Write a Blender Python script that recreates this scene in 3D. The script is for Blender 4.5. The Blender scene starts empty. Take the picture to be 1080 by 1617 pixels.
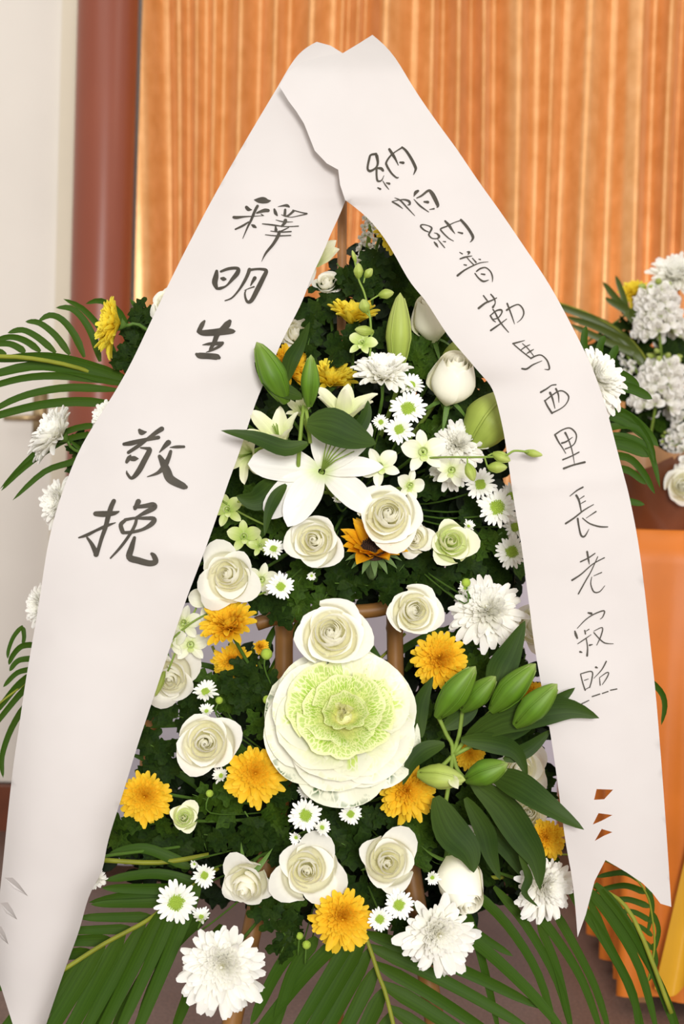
import bpy, math, random
from mathutils import Vector, Matrix, noise
from mathutils.geometry import delaunay_2d_cdt
from mathutils.bvhtree import BVHTree

rnd = random.Random(11)
scene = bpy.context.scene
COL = scene.collection
PI = math.pi
rad = math.radians

# ---------------------------------------------------------------- camera
FP = 2209.0                      # focal length in pixels of the 1080x1617 frame
CAMP = Vector((0, -1.75, 1.05))
CR = Matrix.Rotation(rad(88.0), 3, 'X') @ Matrix.Rotation(rad(1.8), 3, 'Z')
cam_d = bpy.data.cameras.new('camera')
cam_d.sensor_width = 36
cam_d.lens = FP / 1617 * 36
cam_d.dof.use_dof = True
cam_d.dof.focus_distance = 1.72
cam_d.dof.aperture_fstop = 5.6
cam = bpy.data.objects.new('camera', cam_d)
cam.matrix_world = Matrix.Translation(CAMP) @ CR.to_4x4()
COL.objects.link(cam)
scene.camera = cam

# ---------------------------------------------------------------- light and exposure
scene.view_settings.view_transform = 'Standard'
scene.view_settings.look = 'None'
scene.view_settings.gamma = 1
scene.view_settings.use_curve_mapping = False
scene.view_settings.exposure = -0.12
scene.cycles.diffuse_bounces = 8
wd = bpy.data.worlds.new('room_light')
scene.world = wd
wd.use_nodes = True
wd.node_tree.nodes['Background'].inputs[0].default_value = (1.0, 0.955, 0.90, 1)
wd.node_tree.nodes['Background'].inputs[1].default_value = 0.86


def area(name, loc, aim, size, power, col=(1, 1, 1), sy=None):
    l = bpy.data.lights.new(name, 'AREA')
    l.energy = power
    l.size = size
    if sy:
        l.shape = 'RECTANGLE'
        l.size_y = sy
    l.color = col
    o = bpy.data.objects.new(name, l)
    o.location = loc
    o.rotation_euler = (Vector(aim) - Vector(loc)).to_track_quat('-Z', 'Y').to_euler()
    COL.objects.link(o)
    return o


area('flash_light', (0.30, -3.3, 1.50), (0.0, 0.1, 0.95), 0.6, 122, (1, 0.975, 0.95))
area('ceiling_light', (-0.9, 0.2, 3.0), (-0.2, 1.0, 0.6), 1.3, 9, (1, 0.96, 0.90))
area('ceiling_light', (1.5, 0.3, 3.0), (0.6, 1.6, 0.8), 1.0, 9, (1, 0.92, 0.82))


# ---------------------------------------------------------------- helpers
def W(px, py, Y=0.0):
    """the point of the plane y=Y that stands at this spot of the photograph"""
    d = CR @ Vector(((px - 540) / FP, -(py - 808.5) / FP, -1))
    return CAMP + d * ((Y - CAMP.y) / d.y)


def S(Y):
    return (Y - CAMP.y) / FP


def ray(px, py):
    return (CR @ Vector(((px - 540) / FP, -(py - 808.5) / FP, -1))).normalized()


def frame(tx, ty, spin=0.0):
    """rotation whose +Z looks at the camera tilted tx right, ty up"""
    n = (CR @ Vector((tx, ty, 1))).normalized()
    up = CR @ Vector((0, 1, 0))
    if abs(n.dot(up)) > 0.97:
        up = CR @ Vector((0, 0, -1))
    x = up.cross(n).normalized()
    y = n.cross(x)
    m = Matrix((x, y, n)).transposed()
    return (m @ Matrix.Rotation(spin, 3, 'Z')).to_4x4()


def link(o):
    COL.objects.link(o)
    return o


def tag(o, label=None, cat=None, group=None, kind=None):
    if label: o['label'] = label
    if cat: o['category'] = cat
    if group: o['group'] = group
    if kind: o['kind'] = kind
    return o


def thing(name, label, cat, M, group=None):
    o = bpy.data.objects.new(name, None)
    o.empty_display_size = 0.02
    o.matrix_basis = M
    link(o)
    return tag(o, label, cat, group)


def part(name, me, parent, M=None, label=None, kind=None):
    o = bpy.data.objects.new(name, me)
    if parent is not None: o.parent = parent
    if M is not None: o.matrix_basis = M
    link(o)
    return tag(o, label, None, None, kind)


def mesh(name, verts, faces, mat, uvs=None, smooth=True):
    me = bpy.data.meshes.new(name)
    me.from_pydata([tuple(v) for v in verts], [], faces)
    if uvs is not None:
        ul = me.uv_layers.new(name='UVMap')
        flat = []
        for p in me.polygons:
            for vi in p.vertices:
                flat += [uvs[vi][0], uvs[vi][1]]
        ul.data.foreach_set('uv', flat)
    if mat: me.materials.append(mat)
    if smooth: me.polygons.foreach_set('use_smooth', [True] * len(me.polygons))
    me.update()
    return me


def grid(f, nu, nv):
    vs, uv, fs = [], [], []
    for j in range(nv + 1):
        for i in range(nu + 1):
            u, v = -1 + 2 * i / nu, j / nv
            vs.append(Vector(f(u, v)))
            uv.append((u * .5 + .5, v))
    for j in range(nv):
        for i in range(nu):
            a = j * (nu + 1) + i
            fs.append((a, a + 1, a + nu + 2, a + nu + 1))
    return vs, fs, uv


def gmesh(name, f, nu, nv, mat):
    vs, fs, uv = grid(f, nu, nv)
    return mesh(name, vs, fs, mat, uv)


class Bag:
    """several shapes collected into one mesh"""
    def __init__(s): s.v, s.f, s.u = [], [], []

    def add(s, geo, M=None):
        vs, fs, uv = geo
        b = len(s.v)
        s.v += [M @ v for v in vs] if M is not None else list(vs)
        s.f += [tuple(i + b for i in f) for f in fs]
        s.u += list(uv)

    def build(s, name, mat, smooth=True): return mesh(name, s.v, s.f, mat, s.u, smooth)


def cr(pts, n):
    """Catmull-Rom through tuples"""
    P = [pts[0]] + list(pts) + [pts[-1]]
    out = []
    for i in range(1, len(P) - 2):
        for k in range(n):
            t = k / n
            out.append(tuple(0.5 * ((2 * b) + (-a + c) * t + (2 * a - 5 * b + 4 * c - d) * t * t + (-a + 3 * b - 3 * c + d) * t ** 3)
                             for a, b, c, d in zip(P[i - 1], P[i], P[i + 1], P[i + 2])))
    out.append(tuple(P[-2]))
    return out


def tube(pts, rs, ns=8, caps=True):
    pts = [Vector(p) for p in pts]
    if not isinstance(rs, (list, tuple)): rs = [rs] * len(pts)
    vs, fs, uv = [], [], []
    ref = Vector((0.13, 0.3, 0.94))
    for i, p in enumerate(pts):
        t = (pts[min(i + 1, len(pts) - 1)] - pts[max(i - 1, 0)]).normalized()
        if abs(t.dot(ref)) > .95: ref = Vector((0.94, 0.3, 0.1))
        a = t.cross(ref).normalized()
        b = t.cross(a)
        for k in range(ns):
            th = 2 * PI * k / ns
            vs.append(p + (a * math.cos(th) + b * math.sin(th)) * rs[i])
            uv.append((k / ns, i / max(1, len(pts) - 1)))
    for i in range(len(pts) - 1):
        for k in range(ns):
            k2 = (k + 1) % ns
            fs.append((i * ns + k, i * ns + k2, (i + 1) * ns + k2, (i + 1) * ns + k))
    if caps:
        fs.append(tuple(range(ns))[::-1])
        fs.append(tuple((len(pts) - 1) * ns + k for k in range(ns)))
    return vs, fs, uv


def lathe(prof, ns=16, lobes=0, amp=0.0):
    """(r, z) profile about Z"""
    vs, fs, uv = [], [], []
    for j, (r, z) in enumerate(prof):
        for k in range(ns):
            th = 2 * PI * k / ns
            q = r * (1 + amp * math.cos(lobes * th)) if lobes else r
            vs.append(Vector((q * math.cos(th), q * math.sin(th), z)))
            uv.append((k / ns, j / (len(prof) - 1)))
    for j in range(len(prof) - 1):
        for k in range(ns):
            k2 = (k + 1) % ns
            fs.append((j * ns + k, j * ns + k2, (j + 1) * ns + k2, (j + 1) * ns + k))
    return vs, fs, uv


def box(x0, x1, y0, y1, z0, z1):
    vs = [Vector((x, y, z)) for x in (x0, x1) for y in (y0, y1) for z in (z0, z1)]
    fs = [(0, 1, 3, 2), (4, 6, 7, 5), (0, 4, 5, 1), (2, 3, 7, 6), (0, 2, 6, 4), (1, 5, 7, 3)]
    return vs, fs, [(v.x, v.z) for v in vs]


# ---------------------------------------------------------------- materials
def nmat(name):
    m = bpy.data.materials.new(name)
    m.use_nodes = True
    nt = m.node_tree
    return m, nt, nt.nodes['Principled BSDF'], nt.nodes['Material Output']


def ramp(nt, fac, stops):
    r = nt.nodes.new('ShaderNodeValToRGB')
    e = r.color_ramp.elements
    while len(e) > 1: e.remove(e[-1])
    e[0].position = stops[0][0]
    e[0].color = (*stops[0][1], 1)
    for p, c in stops[1:]:
        k = e.new(p)
        k.color = (*c, 1)
    nt.links.new(fac, r.inputs[0])
    return r


def mix(nt, fac, a, b, mode='MIX'):
    n = nt.nodes.new('ShaderNodeMix')
    n.data_type = 'RGBA'
    n.blend_type = mode
    for s, x in ((0, fac), (6, a), (7, b)):
        if isinstance(x, (int, float)): n.inputs[s].default_value = x
        elif isinstance(x, tuple): n.inputs[s].default_value = (*x, 1)
        else: nt.links.new(x, n.inputs[s])
    return n.outputs[2]


def noise_tex(nt, scale, coord=None, detail=3, sc=(1, 1, 1)):
    tc = nt.nodes.new('ShaderNodeTexCoord')
    mp = nt.nodes.new('ShaderNodeMapping')
    mp.inputs['Scale'].default_value = sc
    nt.links.new(tc.outputs[coord or 'Object'], mp.inputs[0])
    n = nt.nodes.new('ShaderNodeTexNoise')
    n.inputs['Scale'].default_value = scale
    n.inputs['Detail'].default_value = detail
    nt.links.new(mp.outputs[0], n.inputs['Vector'])
    return n.outputs['Fac']


def bump(nt, bsdf, h, strength, dist=0.001):
    b = nt.nodes.new('ShaderNodeBump')
    b.inputs['Strength'].default_value = strength
    b.inputs['Distance'].default_value = dist
    nt.links.new(h, b.inputs['Height'])
    nt.links.new(b.outputs[0], bsdf.inputs['Normal'])


def petal_mat(name, stops, transl=0.25, rough=0.55, streak=0.06, sc=(22, 1.5, 1), spec=0.3):
    """colour runs from the petal's base to its tip (UV v), with fine streaks along it"""
    m, nt, b, out = nmat(name)
    tc = nt.nodes.new('ShaderNodeTexCoord')
    sp = nt.nodes.new('ShaderNodeSeparateXYZ')
    nt.links.new(tc.outputs['UV'], sp.inputs[0])
    r = ramp(nt, sp.outputs[1], stops)
    n = noise_tex(nt, 1.0, 'UV', 3, sc)
    d = ramp(nt, n, [(0.3, (1 - streak * 2.2,) * 3), (0.7, (1, 1, 1))])
    c = mix(nt, 1.0, r.outputs[0], d.outputs[0], 'MULTIPLY')
    oi = nt.nodes.new('ShaderNodeObjectInfo')
    rr = ramp(nt, oi.outputs['Random'], [(0, (0.97, 0.97, 0.96)), (1, (1, 1, 1))])
    c = mix(nt, 1.0, c, rr.outputs[0], 'MULTIPLY')
    nt.links.new(c, b.inputs['Base Color'])
    b.inputs['Roughness'].default_value = rough
    b.inputs['Specular IOR Level'].default_value = spec
    bump(nt, b, n, 0.10, 0.0005)
    if transl:
        t = nt.nodes.new('ShaderNodeBsdfTranslucent')
        nt.links.new(c, t.inputs[0])
        mx = nt.nodes.new('ShaderNodeMixShader')
        mx.inputs[0].default_value = transl
        nt.links.new(b.outputs[0], mx.inputs[1])
        nt.links.new(t.outputs[0], mx.inputs[2])
        nt.links.new(mx.outputs[0], out.inputs[0])
    return m


def plain(name, col, rough=0.6, var=0.15, scale=30, spec=0.4, metal=0.0, bmp=0.1, sc=(1, 1, 1)):
    m, nt, b, out = nmat(name)
    n = noise_tex(nt, scale, 'Object', 4, sc)
    r = ramp(nt, n, [(0.3, tuple(c * (1 - var) for c in col)), (0.7, tuple(min(1, c * (1 + var)) for c in col))])
    nt.links.new(r.outputs[0], b.inputs['Base Color'])
    b.inputs['Roughness'].default_value = rough
    b.inputs['Specular IOR Level'].default_value = spec
    b.inputs['Metallic'].default_value = metal
    if bmp: bump(nt, b, n, bmp, 0.002)
    return m


M_ROSE = petal_mat('rose_petal', [(0, (0.95, 0.93, 0.68)), (0.5, (0.98, 0.965, 0.83)), (1, (0.99, 0.98, 0.91))], 0.42, spec=.1, streak=.012)
M_ROSEG = petal_mat('pale_green_rose_petal', [(0, (0.76, 0.85, 0.36)), (0.5, (0.90, 0.94, 0.58)), (1, (0.96, 0.965, 0.76))], 0.36, spec=.1, streak=.012)
M_ROSEB = petal_mat('rose_bud_petal', [(0, (0.80, 0.85, 0.50)), (0.4, (0.93, 0.92, 0.74)), (1, (0.97, 0.95, 0.84))], 0.08, spec=.1, streak=.012)
M_WMUM = petal_mat('white_chrysanthemum_petal', [(0, (0.95, 0.93, 0.66)), (0.3, (0.975, 0.965, 0.89)), (1, (0.985, 0.98, 0.95))], 0.38, spec=.1, streak=.02)
M_YMUM = petal_mat('golden_chrysanthemum_petal', [(0, (0.86, 0.46, 0.01)), (0.4, (0.97, 0.62, 0.025)), (1, (0.99, 0.70, 0.05))], 0.36, streak=0.06, spec=.15)
M_LMUM = petal_mat('lemon_chrysanthemum_petal', [(0, (0.92, 0.66, 0.02)), (0.4, (0.98, 0.80, 0.05)), (1, (1.0, 0.86, 0.10))], 0.36, streak=0.06, spec=.15)
M_SUN = petal_mat('sunflower_petal', [(0, (0.60, 0.18, 0.003)), (0.35, (0.95, 0.46, 0.008)), (1, (0.98, 0.56, 0.02))], 0.3, streak=0.14)
M_DAISY = petal_mat('daisy_petal', [(0, (0.80, 0.88, 0.45)), (0.3, (0.94, 0.95, 0.86)), (1, (0.97, 0.97, 0.95))], 0.2)
M_LILY = petal_mat('lily_petal', [(0, (0.70, 0.80, 0.40)), (0.22, (0.93, 0.92, 0.84)), (1, (0.95, 0.94, 0.92))], 0.28, 0.45, 0.04, (26, 1, 1))
M_LILYG = petal_mat('greenish_lily_petal', [(0, (0.42, 0.58, 0.12)), (0.45, (0.80, 0.85, 0.45)), (1, (0.93, 0.91, 0.72))], 0.25, 0.45, 0.06, (20, 1, 1))
M_ORCH = petal_mat('orchid_petal', [(0, (0.70, 0.80, 0.30)), (0.4, (0.91, 0.93, 0.70)), (1, (0.95, 0.95, 0.84))], 0.25, 0.45)
M_ORCHG = petal_mat('green_orchid_petal', [(0, (0.40, 0.56, 0.10)), (0.5, (0.62, 0.74, 0.24)), (1, (0.80, 0.86, 0.48))], 0.25, 0.45)
M_STOCK = petal_mat('stock_petal', [(0, (0.70, 0.80, 0.35)), (0.3, (0.93, 0.91, 0.84)), (1, (0.96, 0.94, 0.92))], 0.2)
M_BUD = petal_mat('lily_bud_skin', [(0, (0.095, 0.19, 0.012)), (0.5, (0.11, 0.24, 0.013)), (0.9, (0.17, 0.30, 0.03)), (1, (0.32, 0.40, 0.12))], 0.1, 0.5, 0.2, (14, .7, 1), 0.3)
M_BUDP = petal_mat('pale_lily_bud_skin', [(0, (0.28, 0.38, 0.05)), (0.5, (0.42, 0.52, 0.10)), (1, (0.50, 0.58, 0.17))], 0.15, 0.5, 0.12, (12, .7, 1), 0.3)
M_LLEAF = petal_mat('lily_leaf', [(0, (0.055, 0.10, 0.012)), (0.5, (0.028, 0.062, 0.009)), (1, (0.045, 0.085, 0.012))], 0.10, 0.55, 0.18, (18, .8, 1), 0.14)
M_LEAF = petal_mat('chrysanthemum_leaf', [(0, (0.030, 0.060, 0.006)), (0.5, (0.016, 0.040, 0.005)), (1, (0.026, 0.056, 0.006))], 0.12, 0.6, 0.25, (7, 7, 1), 0.08)
M_MLEAF = petal_mat('fresh_green_leaf', [(0, (0.065, 0.125, 0.010)), (0.5, (0.040, 0.090, 0.008)), (1, (0.055, 0.115, 0.010))], 0.15, 0.6, 0.25, (7, 7, 1), 0.08)
M_SHADELEAF = petal_mat('shade_darkened_foliage', [(0, (0.007, 0.016, 0.003)), (1, (0.010, 0.024, 0.004))], 0.0, 0.6, 0.25, (7, 7, 1), 0.15)  # leaf green darkened so the shade between the flowers is in the colour
M_PALM = petal_mat('palm_leaflet', [(0, (0.050, 0.105, 0.006)), (0.5, (0.040, 0.100, 0.005)), (1, (0.048, 0.110, 0.008))], 0.18, 0.55, 0.15, (14, .8, 1), 0.14)
M_RACH = plain('palm_rachis', (0.20, 0.22, 0.02), 0.5, spec=.2)
M_STEM = plain('flower_stem', (0.07, 0.14, 0.02), 0.5, spec=.2)
M_LSTEM = plain('pale_flower_stem', (0.19, 0.28, 0.045), 0.5, spec=.2)
M_CALYX = plain('calyx_green', (0.09, 0.17, 0.03), 0.5, spec=.2)
M_GREENC = plain('daisy_green_centre', (0.44, 0.62, 0.07), 0.7, 0.2, 400, bmp=0.6)
M_DISC = plain('sunflower_disc', (0.035, 0.014, 0.006), 0.85, 0.5, 300, bmp=0.8)
M_BRACT = plain('sunflower_bract', (0.10, 0.17, 0.05), 0.7)
M_INK = plain('black_brush_ink', (0.052, 0.045, 0.034), 0.6, 0.2, 60, bmp=0, spec=.2)
M_BAMBOO = plain('bamboo_brown', (0.22, 0.10, 0.022), 0.5, 0.3, 18, sc=(1, 1, 0.15))
M_STAKE = plain('wooden_stake', (0.30, 0.14, 0.05), 0.55, 0.2, 20)
M_FOAM = plain('floral_foam', (0.015, 0.04, 0.012), 0.9)


def cabbage_mat(name, base, mid, edge, vein, rim, vlo, vhi):
    m, nt, b, out = nmat(name)
    tc = nt.nodes.new('ShaderNodeTexCoord')
    sp = nt.nodes.new('ShaderNodeSeparateXYZ')
    nt.links.new(tc.outputs['UV'], sp.inputs[0])
    r = ramp(nt, sp.outputs[1], [(0, base), (0.5, mid), (0.9, edge), (1, edge)])
    mp = nt.nodes.new('ShaderNodeMapping')
    mp.inputs['Scale'].default_value = (24, 8, 1) if rim > .5 else (17, 6, 1)
    nt.links.new(tc.outputs['UV'], mp.inputs[0])
    nz = nt.nodes.new('ShaderNodeTexNoise')
    nz.inputs['Scale'].default_value = 1.1
    nt.links.new(mp.outputs[0], nz.inputs['Vector'])
    va = nt.nodes.new('ShaderNodeVectorMath')
    va.operation = 'ADD'
    nt.links.new(mp.outputs[0], va.inputs[0])
    nt.links.new(nz.outputs['Color'], va.inputs[1])
    vo = nt.nodes.new('ShaderNodeTexVoronoi')
    vo.feature = 'DISTANCE_TO_EDGE'
    vo.inputs['Scale'].default_value = 1.0
    nt.links.new(va.outputs[0], vo.inputs['Vector'])
    cells = ramp(nt, vo.outputs['Distance'], [(0.03, (0, 0, 0)), (0.16, (1, 1, 1))])
    band = ramp(nt, sp.outputs[1], [(0, (0, 0, 0)), (vlo, (0, 0, 0)), ((vlo + vhi) / 2, (1, 1, 1)), (vhi, (1, 1, 1)), (min(1, vhi + .05), (0.0,) * 3)])
    patch = ramp(nt, noise_tex(nt, 1.0, 'UV', 2, (3.2, 2.2, 1)), [(0.50 if rim else 0.50, (rim,) * 3), (0.62 if rim else 0.57, (1, 1, 1))])
    f1 = mix(nt, 1.0, cells.outputs[0], band.outputs[0], 'MULTIPLY')
    f2 = mix(nt, 1.0, f1, patch.outputs[0], 'MULTIPLY')
    c = mix(nt, f2, r.outputs[0], vein)
    nt.links.new(c, b.inputs['Base Color'])
    b.inputs['Roughness'].default_value = 0.45
    bump(nt, b, vo.outputs['Distance'], 0.12 if rim == 0 else 0.5, 0.002)
    t = nt.nodes.new('ShaderNodeBsdfTranslucent')
    nt.links.new(c, t.inputs[0])
    mx = nt.nodes.new('ShaderNodeMixShader')
    mx.inputs[0].default_value = 0.15
    nt.links.new(b.outputs[0], mx.inputs[1])
    nt.links.new(t.outputs[0], mx.inputs[2])
    nt.links.new(mx.outputs[0], out.inputs[0])
    return m


M_CABO = cabbage_mat('cabbage_outer_leaf', (0.80, 0.82, 0.50), (0.80, 0.79, 0.66), (0.79, 0.78, 0.66), (0.66, 0.69, 0.45), 0.0, 0.80, 0.99)
M_CABG = cabbage_mat('cabbage_green_mottled_leaf', (0.78, 0.80, 0.48), (0.78, 0.78, 0.60), (0.76, 0.77, 0.60), (0.05, 0.12, 0.025), 0.0, 0.55, 0.98)
M_CABM = cabbage_mat('cabbage_middle_leaf', (0.78, 0.80, 0.40), (0.80, 0.80, 0.50), (0.80, 0.79, 0.62), (0.55, 0.68, 0.16), 0.1, 0.5, 0.9)
M_CABI = cabbage_mat('cabbage_inner_leaf', (0.84, 0.80, 0.38), (0.76, 0.78, 0.27), (0.80, 0.82, 0.45), (0.36, 0.54, 0.07), 0.7, 0.45, 0.93)
M_CABC = cabbage_mat('cabbage_heart_leaf', (0.92, 0.86, 0.52), (0.93, 0.88, 0.55), (0.90, 0.88, 0.58), (0.80, 0.80, 0.36), 0.3, 0.5, 0.9)
# ================================================================ the setting
def structure(name, me, M=None):
    o = part(name, me, None, M)
    o['kind'] = 'structure'
    return o


def floor_mat():
    m, nt, b, out = nmat('worn_stone_floor')
    n = noise_tex(nt, 2.2, 'Object', 6)
    f = noise_tex(nt, 160, 'Object', 2)
    r = ramp(nt, n, [(0.3, (0.13, 0.075, 0.055)), (0.7, (0.21, 0.14, 0.115))])
    g = ramp(nt, f, [(0.35, (0.7, 0.68, 0.66)), (0.6, (1, 1, 1)), (0.75, (1.25, 1.2, 1.15))])
    c = mix(nt, 1.0, r.outputs[0], g.outputs[0], 'MULTIPLY')
    nt.links.new(c, b.inputs['Base Color'])
    b.inputs['Roughness'].default_value = 0.45
    bump(nt, b, f, 0.15, 0.002)
    return m


M_WALL = plain('cream_wall_paint', (0.74, 0.70, 0.655), 0.7, 0.03, 3, bmp=0.02)
M_DOOR = plain('cream_door_paint', (0.77, 0.72, 0.655), 0.4, 0.03, 3, bmp=0.01)
M_TRIM = plain('door_trim_paint', (0.74, 0.67, 0.53), 0.4, 0.03, 5, bmp=0.01)
M_BASE = plain('dark_red_skirting', (0.16, 0.045, 0.02), 0.35, 0.2, 12)
structure('floor', mesh('floor', *box(-3.2, 3.2, -3.0, 2.35, -0.05, 0.0)[:2], floor_mat(), None, False))
structure('wall_back', mesh('wall_back', *box(-3.2, 3.2, 2.30, 2.40, 0.0, 3.2)[:2], M_WALL, None, False))
# the stretch of wall that carries the door stands a little forward
xr = W(118, 400, 2.12).x
bw = Bag(); bw.add(box(-3.2, xr - 1.02, 2.14, 2.30, 0, 3.2)); bw.add(box(xr - 1.02, xr + 0.10, 2.14, 2.30, 2.75, 3.2)); bw.add(box(xr + .0, xr + 0.06, 2.16, 2.30, 0, 2.75))
structure('wall_left', bw.build('wall_left', M_WALL, False))
db = Bag(); db.add(box(xr - 1.0, xr - 0.052, 2.135, 2.20, 0.13, 2.72))
door = structure('door_1', db.build('door_1', M_DOOR, False))
hb = Bag()
hx, hz = W(62, 660, 2.12).x, W(62, 660, 2.12).z
hb.add(tube([(hx, 2.135, hz), (hx, 2.09, hz)], 0.011)); hb.add(tube([(hx + .01, 2.09, hz), (hx - 0.09, 2.088, hz - .004)], [0.010, 0.007]))
hb.add(box(hx - .02, hx + .02, 2.128, 2.136, hz - .07, hz + .07))
part('door_handle', hb.build('door_handle', plain('dull_brass', (0.45, 0.33, 0.18), 0.35, metal=0.8)), door)
structure('trim_1', mesh('trim_1', *box(xr - 0.05, xr + 0.0, 2.115, 2.20, 0.13, 2.75)[:2], M_TRIM, None, False))
structure('baseboard_left', mesh('baseboard_left', *box(-3.2, xr + 0.02, 2.10, 2.134, 0, 0.125)[:2], M_BASE, None, False))


# the round column
def column_mat():
    m, nt, b, out = nmat('glossy_red_brown_paint')
    n = noise_tex(nt, 3.0, 'Object', 4, (1, 1, 0.6))
    c = ramp(nt, n, [(0.3, (0.22, 0.045, 0.018)), (0.7, (0.27, 0.062, 0.026))])
    chips = ramp(nt, noise_tex(nt, 16, 'Object', 5), [(0.735, (0, 0, 0)), (0.75, (1, 1, 1))])
    cc = mix(nt, chips.outputs[0], c.outputs[0], (0.5, 0.3, 0.24))
    nt.links.new(cc, b.inputs['Base Color'])
    b.inputs['Roughness'].default_value = 0.36
    b.inputs['Specular IOR Level'].default_value = 0.55
    bump(nt, b, n, 0.2, 0.01)
    return m


cxm = (W(121, 100, 2.04).x + W(216, 100, 2.04).x) / 2
cr_ = (W(216, 100, 2.04).x - W(121, 100, 2.04).x) / 2
col_me = Bag(); col_me.add(lathe([(cr_, 0), (cr_, 3.2)], 48))
colo = structure('trim_2', col_me.build('round_column', column_mat()), Matrix.Translation((cxm, 2.04, 0)))
colo['label'] = 'round column painted glossy red brown beside the curtain'


# curtain of gold-orange satin
def curtain_mat():
    m, nt, b, out = nmat('orange_gold_satin')
    n = noise_tex(nt, 26, 'Object', 3, (1, 1, 0.8))
    c = ramp(nt, n, [(0.3, (0.67, 0.295, 0.07)), (0.7, (0.80, 0.40, 0.14))])
    nt.links.new(c.outputs[0], b.inputs['Base Color'])
    b.inputs['Metallic'].default_value = 0.5
    b.inputs['Coat Weight'].default_value = 1.0
    b.inputs['Coat Roughness'].default_value = 0.32
    b.inputs['Roughness'].default_value = 0.38
    b.inputs['Sheen Weight'].default_value = 0.2
    b.inputs['Sheen Tint'].default_value = (1, 0.85, 0.65, 1)
    bump(nt, b, n, 0.18, 0.004)
    return m


def curtain_sheet(x0, x1, Y, z0, z1, mat, seed, period=0.092, amp=0.062, zdrift=0.09, nx=1400, nz=26):
    r = random.Random(seed)
    knots, x = [], x0 - 0.1
    while x < x1 + 0.1:
        knots.append((x, r.uniform(0.4, 1.0), r.uniform(-1, 1)))
        x += period * r.choice((0.45, 0.6, 0.8, 1.0, 1.2, 1.45)) * r.uniform(.85, 1.15)
    def depth(x, z):
        xx = x + zdrift * noise.noise(Vector((x * 3, z * .35, seed)))
        for i in range(len(knots) - 1):
            a, b = knots[i], knots[i + 1]
            if a[0] <= xx < b[0]:
                t = (xx - a[0]) / (b[0] - a[0])
                s = math.sin(PI * t)
                am = amp * (a[1] * (1 - t) + b[1] * t) * min(1.6, (b[0] - a[0]) / period + .2)
                return -am * s * s + 0.10 * am * math.sin(2 * PI * t * 2 + a[2] * 3) * s * s
        return 0
    vs, fs, uv = [], [], []
    for j in range(nz + 1):
        z = z0 + (z1 - z0) * j / nz
        for i in range(nx + 1):
            x = x0 + (x1 - x0) * i / nx
            vs.append(Vector((x, Y + depth(x, z) + 0.006 * noise.noise(Vector((x * 9, z * 2, 3))), z)))
            uv.append((x, z))
    for j in range(nz):
        for i in range(nx):
            a = j * (nx + 1) + i
            fs.append((a, a + 1, a + nx + 2, a + nx + 1))
    return mesh('curtain', vs, fs, mat, uv)


cxl = W(228, 10, 2.10).x
cur = part('curtain', curtain_sheet(cxl, 1.75, 2.13, 0.02, 2.9, curtain_mat(), 5), None)
tag(cur, 'orange gold satin curtain hanging in narrow folds behind the flowers', 'curtain')

# white cloth-covered table far behind the stand
M_WCLOTH = plain('white_cloth_cool_tint', (0.60, 0.575, 0.66), 0.75, 0.05, 6)  # white cloth; the lavender cast of cool light is put into its colour
xa, xb = W(118, 1200, 1.70).x, W(880, 1200, 1.70).x
wt = thing('covered_table', 'low table under a white cloth coloured lavender for cool light behind the flower stand', 'table', Matrix.Translation(((xa + xb) / 2, 1.85, 0)))
ztop = W(500, 905, 1.70).z
def skirt(u, v):
    x = u * (xb - xa) / 2
    k = (1 - v)
    return (x, -0.15 - 0.012 * k * math.sin(x * 34 + 2 * math.sin(x * 5)) - .01 * k, 0.04 + (ztop - 0.04) * v)
part('cloth_skirt', gmesh('cloth_skirt', skirt, 160, 8, M_WCLOTH), wt)
part('table_top', mesh('table_top', *box(-(xb - xa) / 2, (xb - xa) / 2, -0.155, 0.10, ztop, ztop + 0.012)[:2], M_WCLOTH, None, False), wt)
for sx in (-1, 1):
    for sy in (-0.12, 0.08):
        part('leg', mesh('leg', *box(sx * (xb - xa) * .47 - .02, sx * (xb - xa) * .47 + .02, sy - .02, sy + .02, 0, ztop)[:2], M_STAKE, None, False), wt)

# the orange draped plinth at the right
M_OCLOTH = plain('orange_tablecloth', (0.62, 0.17, 0.018), 0.42, 0.08, 8, 0.4)
YP = 0.95
pz = W(1040, 838, YP).z
px0 = W(982, 1300, YP).x
px1 = px0 + 0.95
pl = thing('draped_plinth', 'tall table draped in a pleated orange cloth at the right', 'table', Matrix.Translation(((px0 + px1) / 2, YP + 0.25, 0)))
hwid = (px1 - px0) / 2
per = []
def cloth_ring(v):
    pts = []
    n = 260
    for i in range(n):
        t = i / n * 4
        s, f = int(t), t - int(t)
        a, b_ = [((-1, -1), (1, -1)), ((1, -1), (1, 1)), ((1, 1), (-1, 1)), ((-1, 1), (-1, -1))][s]
        x = (a[0] + (b_[0] - a[0]) * f) * hwid
        y = (a[1] + (b_[1] - a[1]) * f) * 0.25
        nx, ny = [(0, -1), (1, 0), (0, 1), (-1, 0)][s]
        k = 1 - v
        w = k * (0.016 * math.sin(i * 0.71 + 1.5 * math.sin(i * .13)) + 0.010 * math.sin(i * 0.33)) + (0.02 * k if s != 3 else -0.03 * k)
        if s == 0 and f < .1: w *= .4
        pts.append(Vector((x + nx * w, y + ny * w, 0.03 + (pz - 0.03) * v)))
    return pts
vs, fs = [], []
NV = 14
for j in range(NV + 1): vs += cloth_ring(j / NV)
for j in range(NV):
    for i in range(260):
        fs.append((j * 260 + i, j * 260 + (i + 1) % 260, (j + 1) * 260 + (i + 1) % 260, (j + 1) * 260 + i))
fs.append(tuple(NV * 260 + i for i in range(260)))
part('tablecloth', mesh('tablecloth', vs, fs, M_OCLOTH), pl)
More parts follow.
